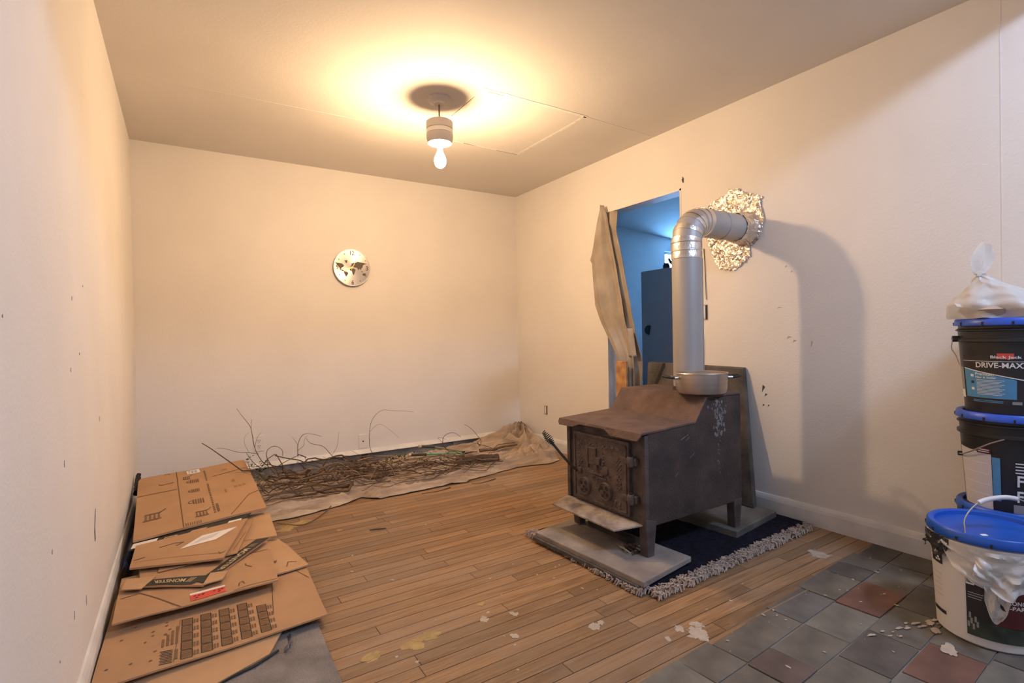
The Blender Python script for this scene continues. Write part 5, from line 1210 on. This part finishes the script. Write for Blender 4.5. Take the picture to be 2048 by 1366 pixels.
# log, pressed into the cloth
lpts = smooth_path([(2.03, 3.525, .085), (2.119, 3.487, .078), (2.233, 3.453, .072), (2.352, 3.42, .068)], 5)
dz = max(hget(p.x, p.y, .016)+.027-p.z for p in lpts)-.006
lpts = [p+Vector((0, 0, dz)) for p in lpts]
mb = MB(); n = len(lpts)
mb.tube(lpts, [.026+.006*i/n+.002*math.sin(i*2.3) for i in range(n)], n=14)
lg = thing('log', 'short dark log with rough bark on the drop cloth', 'log', (2.19, 3.47, .04))
obj('bark', mb, mat('log_bark', (.13, .085, .06), .95, var=.5, scale=20, bump=.8, bscale=50), lg, smooth=True)
dlog = (lpts[-1]-lpts[-2]).normalized()
obj('cut_end', MB().tube([lpts[-1]-dlog*.002, lpts[-1]+dlog*.002], .026, n=14), m_bark, lg)
for p in resample(lpts): hput(p.x, p.y, p.z+.033, .034)
long_ = [(.008, [(1.738, 3.55, .0), (1.599, 3.567, .0), (1.309, 3.583, .0), (1.175, 3.6, .09)]), (.009, [(1.862, 3.45, .0), (1.688, 3.475, .0), (1.515, 3.5, .0), (1.349, 3.525, .08), (1.179, 3.55, .12)]),
         (.007, [(2.00, 3.36, .0), (1.92, 3.39, .0), (1.745, 3.43, .0), (1.492, 3.46, .06)]), (.004, [(.654, 3.5, .09), (.714, 3.488, .08), (.854, 3.475, .0), (1.001, 3.463, .0), (1.203, 3.45, .09)]),
         (.005, [(.66, 3.45, .0), (.752, 3.433, .0), (.941, 3.417, .0), (1.188, 3.4, .0)]), (.004, [(.66, 3.35, .0), (.721, 3.343, .0), (.876, 3.335, .0), (1.045, 3.327, .0), (1.166, 3.32, .0)]),
         (.005, [(1.021, 3.4, .0), (1.141, 3.45, .0), (1.24, 3.5, .0), (1.38, 3.55, .10)])]
for r, p_ in long_: branch('long bending brown limb lying lengthwise in the brush heap on the drop cloth', 'b', r, p_, [], 'limbs in the brush heap')
# loppers, set down on the heap as one piece
m_green = mat('green_tube', (.16, .44, .24), .4, var=.1); m_gripk = mat('dark_rubber_grip', (.085, .08, .055), .8, var=.3, scale=60, stretch=(1, 1, 1)); m_tip = mat('tan_grip_end', (.62, .47, .30), .7, var=.1)
LOP = [((1.699, 3.665, .122), (1.844, 3.660, .108), (2.15, 3.648, .080), m_green), ((1.80, 3.700, .170), (1.93, 3.690, .149), (2.16, 3.668, .088), mat('tan_shaft', (.36, .29, .15), .6, var=.2))]
lift = -1.
for g0, g1, e1, _ in LOP:
    for p in resample([Vector(g0), Vector(g1), Vector(e1)]): lift = max(lift, hget(p.x, p.y, .011)+.011-p.z)
for x, y_ in ((2.16, 3.645), (2.21, 3.64), (2.27, 3.62), (2.22, 3.66)): lift = max(lift, hget(x, y_, .012)-.066)
lo = thing('loppers', 'pair of green-handled loppers with dark grips lying on the branches', 'loppers', (1.9, 3.65, .07+lift))
UP = Vector((0, 0, lift))
for g0, g1, e1, nm in LOP:
    g0, g1, e1 = Vector(g0)+UP, Vector(g1)+UP, Vector(e1)+UP; d = (g1-g0).normalized()
    hnd = obj('handle_shaft', MB().tube([g1-d*.01, e1], .0075, n=10), nm, lo, smooth=True)
    ring = []; rr_ = []
    for i in range(25): ring.append(g0+(g1-g0)*(.08+.92*i/24)); rr_.append(.0115 if i % 2 else .0098)
    obj('grip', MB().tube(ring, rr_, n=12), m_gripk, hnd, smooth=True); obj('grip_end', MB().tube([g0, g0+d*.020], .0115, n=12), m_tip, hnd, smooth=True)
    for p in resample([g0, g1, e1]): hput(p.x, p.y, p.z+.012, .012)
obj('pivot', MB().lathe([(0, .066+lift), (.016, .066+lift), (.016, .090+lift), (0, .092+lift)], (2.16, 3.650, 0), n=16), m_dark, lo, smooth=True)
obj('blade', MB().prism([(2.15, 3.655), (2.21, 3.675), (2.27, 3.655), (2.28, 3.64), (2.22, 3.645), (2.16, 3.63)], .070+lift, .076+lift), m_dark, lo)
obj('hook_blade', MB().prism([(2.15, 3.64), (2.20, 3.62), (2.26, 3.61), (2.275, 3.62), (2.21, 3.632), (2.16, 3.655)], .076+lift, .082+lift), m_dark, lo)
for x, y_ in ((2.16, 3.65), (2.21, 3.65), (2.25, 3.63)): hput(x, y_, .092+lift, .02)
def near_loppers(x, y_, d): return any(seg_dist(x, y_, g0[:2], e1[:2]) < d for g0, _, e1, _ in LOP) or math.hypot(x-2.21, y_-3.64) < d+.06
# the tangle of twigs: each takes the lowest of a few spots
rb_ = random.Random(21)
for k in range(96):
    r = rb_.choice([.0018, .002, .0025, .0025, .003, .004, .0055, .0075]); best = None
    for _ in range(12 if k % 3 == 0 else 4):
        x = rb_.uniform(.74, 2.0) if k % 3 else rb_.uniform(1.2, 2.15); y_ = rb_.uniform(3.26, 3.74) if k % 4 else rb_.uniform(3.20, 3.40)
        a = rb_.gauss(.06, .34); L = rb_.uniform(.16, .62)
        if y_+abs(math.sin(a))*L > 3.95: a = 0
        d = Vector((math.cos(a), math.sin(a), 0)); q = Vector((-d.y, d.x, 0)); bow = rb_.gauss(0, .045)
        pts = [Vector((max(.66, min(x+d.x*L*t_+q.x*bw, 2.55)), max(3.20, min(y_+d.y*L*t_+q.y*bw, 3.98)), 0)) for t_, bw in ((-.5, 0), (-.2, bow), (.1, bow*.9), (.32, bow*.4), (.5, rb_.gauss(0, .02)))]
        cp, _n = conform(pts, r)
        bad = any(near_loppers(p.x, p.y, .022 if r < .003 else .10) for p in cp)
        tall = any(p.z > .085 and p.x > 1.5 and p.y > 3.36 for p in cp)
        sc_ = max(p.z for p in cp)+(1 if bad else 0)+(.5 if tall else 0)
        if best is None or sc_ < best[0]: best = (sc_, pts, d, q, x, cp)
    if best[0] > 1: continue
    flat_ = best[4] > 1.45
    _, pts, d, q, x, cp = best
    pts[0].z = cp[0].z+min(.04, abs(rb_.gauss(0, .02)))*(.3 if flat_ else 1); pts[-1].z = cp[-1].z+abs(rb_.gauss(0, .012))*(.3 if flat_ else 1)
    subs = []
    for j in range(k % 3):
        s0 = Vector(pts[1+j]); s0.z = min(cp, key=lambda c: (c.xy-s0.xy).length).z
        subs.append([s0-d*rb_.uniform(.06, .14)+q*rb_.uniform(-.08, .08)+Vector((0, 0, rb_.uniform(.01, .02 if flat_ else .08))), s0-d*.04+q*rb_.uniform(-.02, .02)+Vector((0, 0, .02)), s0])
    zone = 'at the cardboard end of the heap' if x < 1.1 else 'in the heap below the cable plate' if x < 1.62 else 'in the heap beside the log and loppers'
    form = ['unforked', 'forked', 'twice-forked'][k % 3]; thick = r > .005; kd = rb_.choice('ttbbp')
    tone = {'t': 'dark', 'b': 'brown', 'p': 'pale tan'}[kd]
    branch('%s %s %s lying %s' % (form, tone, 'stout limb' if thick else 'thin twig', zone), kd, r, pts, subs, ('limbs ' if thick else 'twigs ')+zone)
# leafy sprigs
m_leaf = mat('green_leaf', (.10, .145, .035), .7, var=.4, scale=20, col2=(.06, .075, .02))
def sprig(label, cx, cy, cz, ex, ey, ez, n, seed):
    r = random.Random(seed); t_ = thing('leafy_sprig', label, 'sprig', (cx, cy, cz-ez))
    sp, _n = conform([(cx-ex, cy, 0), (cx-ex*.3, cy+.01, 0), (cx+ex*.4, cy-.01, 0), (cx+ex, cy, 0)], .0018); obj('stem', MB().tube(sp, .0018, n=5), m_twig, t_)
    mb = MB()
    for _ in range(n):
        x = cx+r.uniform(-ex, ex); y_ = cy+r.uniform(-ey, ey)
        if near_loppers(x, y_, .03): continue
        p = Vector((x, y_, hget(x, y_, .012)+.003+abs(r.gauss(0, ez*.25)))); a = r.uniform(0, 6.28); L = r.uniform(.012, .03); tl = r.uniform(-.05, .8)
        d = Vector((math.cos(a)*math.cos(tl), math.sin(a)*math.cos(tl), math.sin(tl))); q = d.cross(Vector((.3, .2, 1))).normalized()*L*.28; up_ = Vector((0, 0, L*.1))
        mb.add([p, p+d*L*.5+q+up_, p+d*L, p+d*L*.5-q+up_, p+d*L*.5], [(0, 1, 4), (1, 2, 4), (2, 3, 4), (3, 0, 4)])
    obj('leaves', mb, m_leaf, t_, kind='stuff', fix=False)
sprig('leafy green sprig beside the cardboard at the left end of the heap', .66, 3.62, .12, .06, .10, .06, 150, 1)
sprig('leafy green sprig against the heater near the lopper grips', 1.66, 3.78, .09, .07, .05, .05, 120, 2)
sprig('dark green leafy sprig lying under the lopper handles', 1.86, 3.60, .08, .14, .04, .012, 160, 3)
for b in sorted(BR, key=lambda b: max(p[2] for p in b[3])): branch(*b)
# loose bits on the floor
tag(obj('stick', MB().tube([(1.075, 2.615, .004), (1.12, 2.60, .005), (1.155, 2.588, .004)], [.003, .004, .0025], n=6), m_twig, smooth=True), 'short broken twig lying alone on the wood floor', 'twig')
for k, pts in enumerate([[(.68, 3.01, .006), (.80, 2.90, .006), (.92, 3.0, .01), (.99, 3.09, .02)], [(1.92, 3.06, .004), (1.98, 3.03, .005), (2.12, 3.07, .004)], [(1.55, 3.05, .005), (1.65, 3.03, .006), (1.76, 3.06, .005)]]):
    branch(['thin twig trailing from the heap towards the cardboard on the floor', 'fine twig lying on the wood floor near the cloth edge', 'thin dark twig lying along the near hem of the cloth'][k], 't', .0025, pts, [])
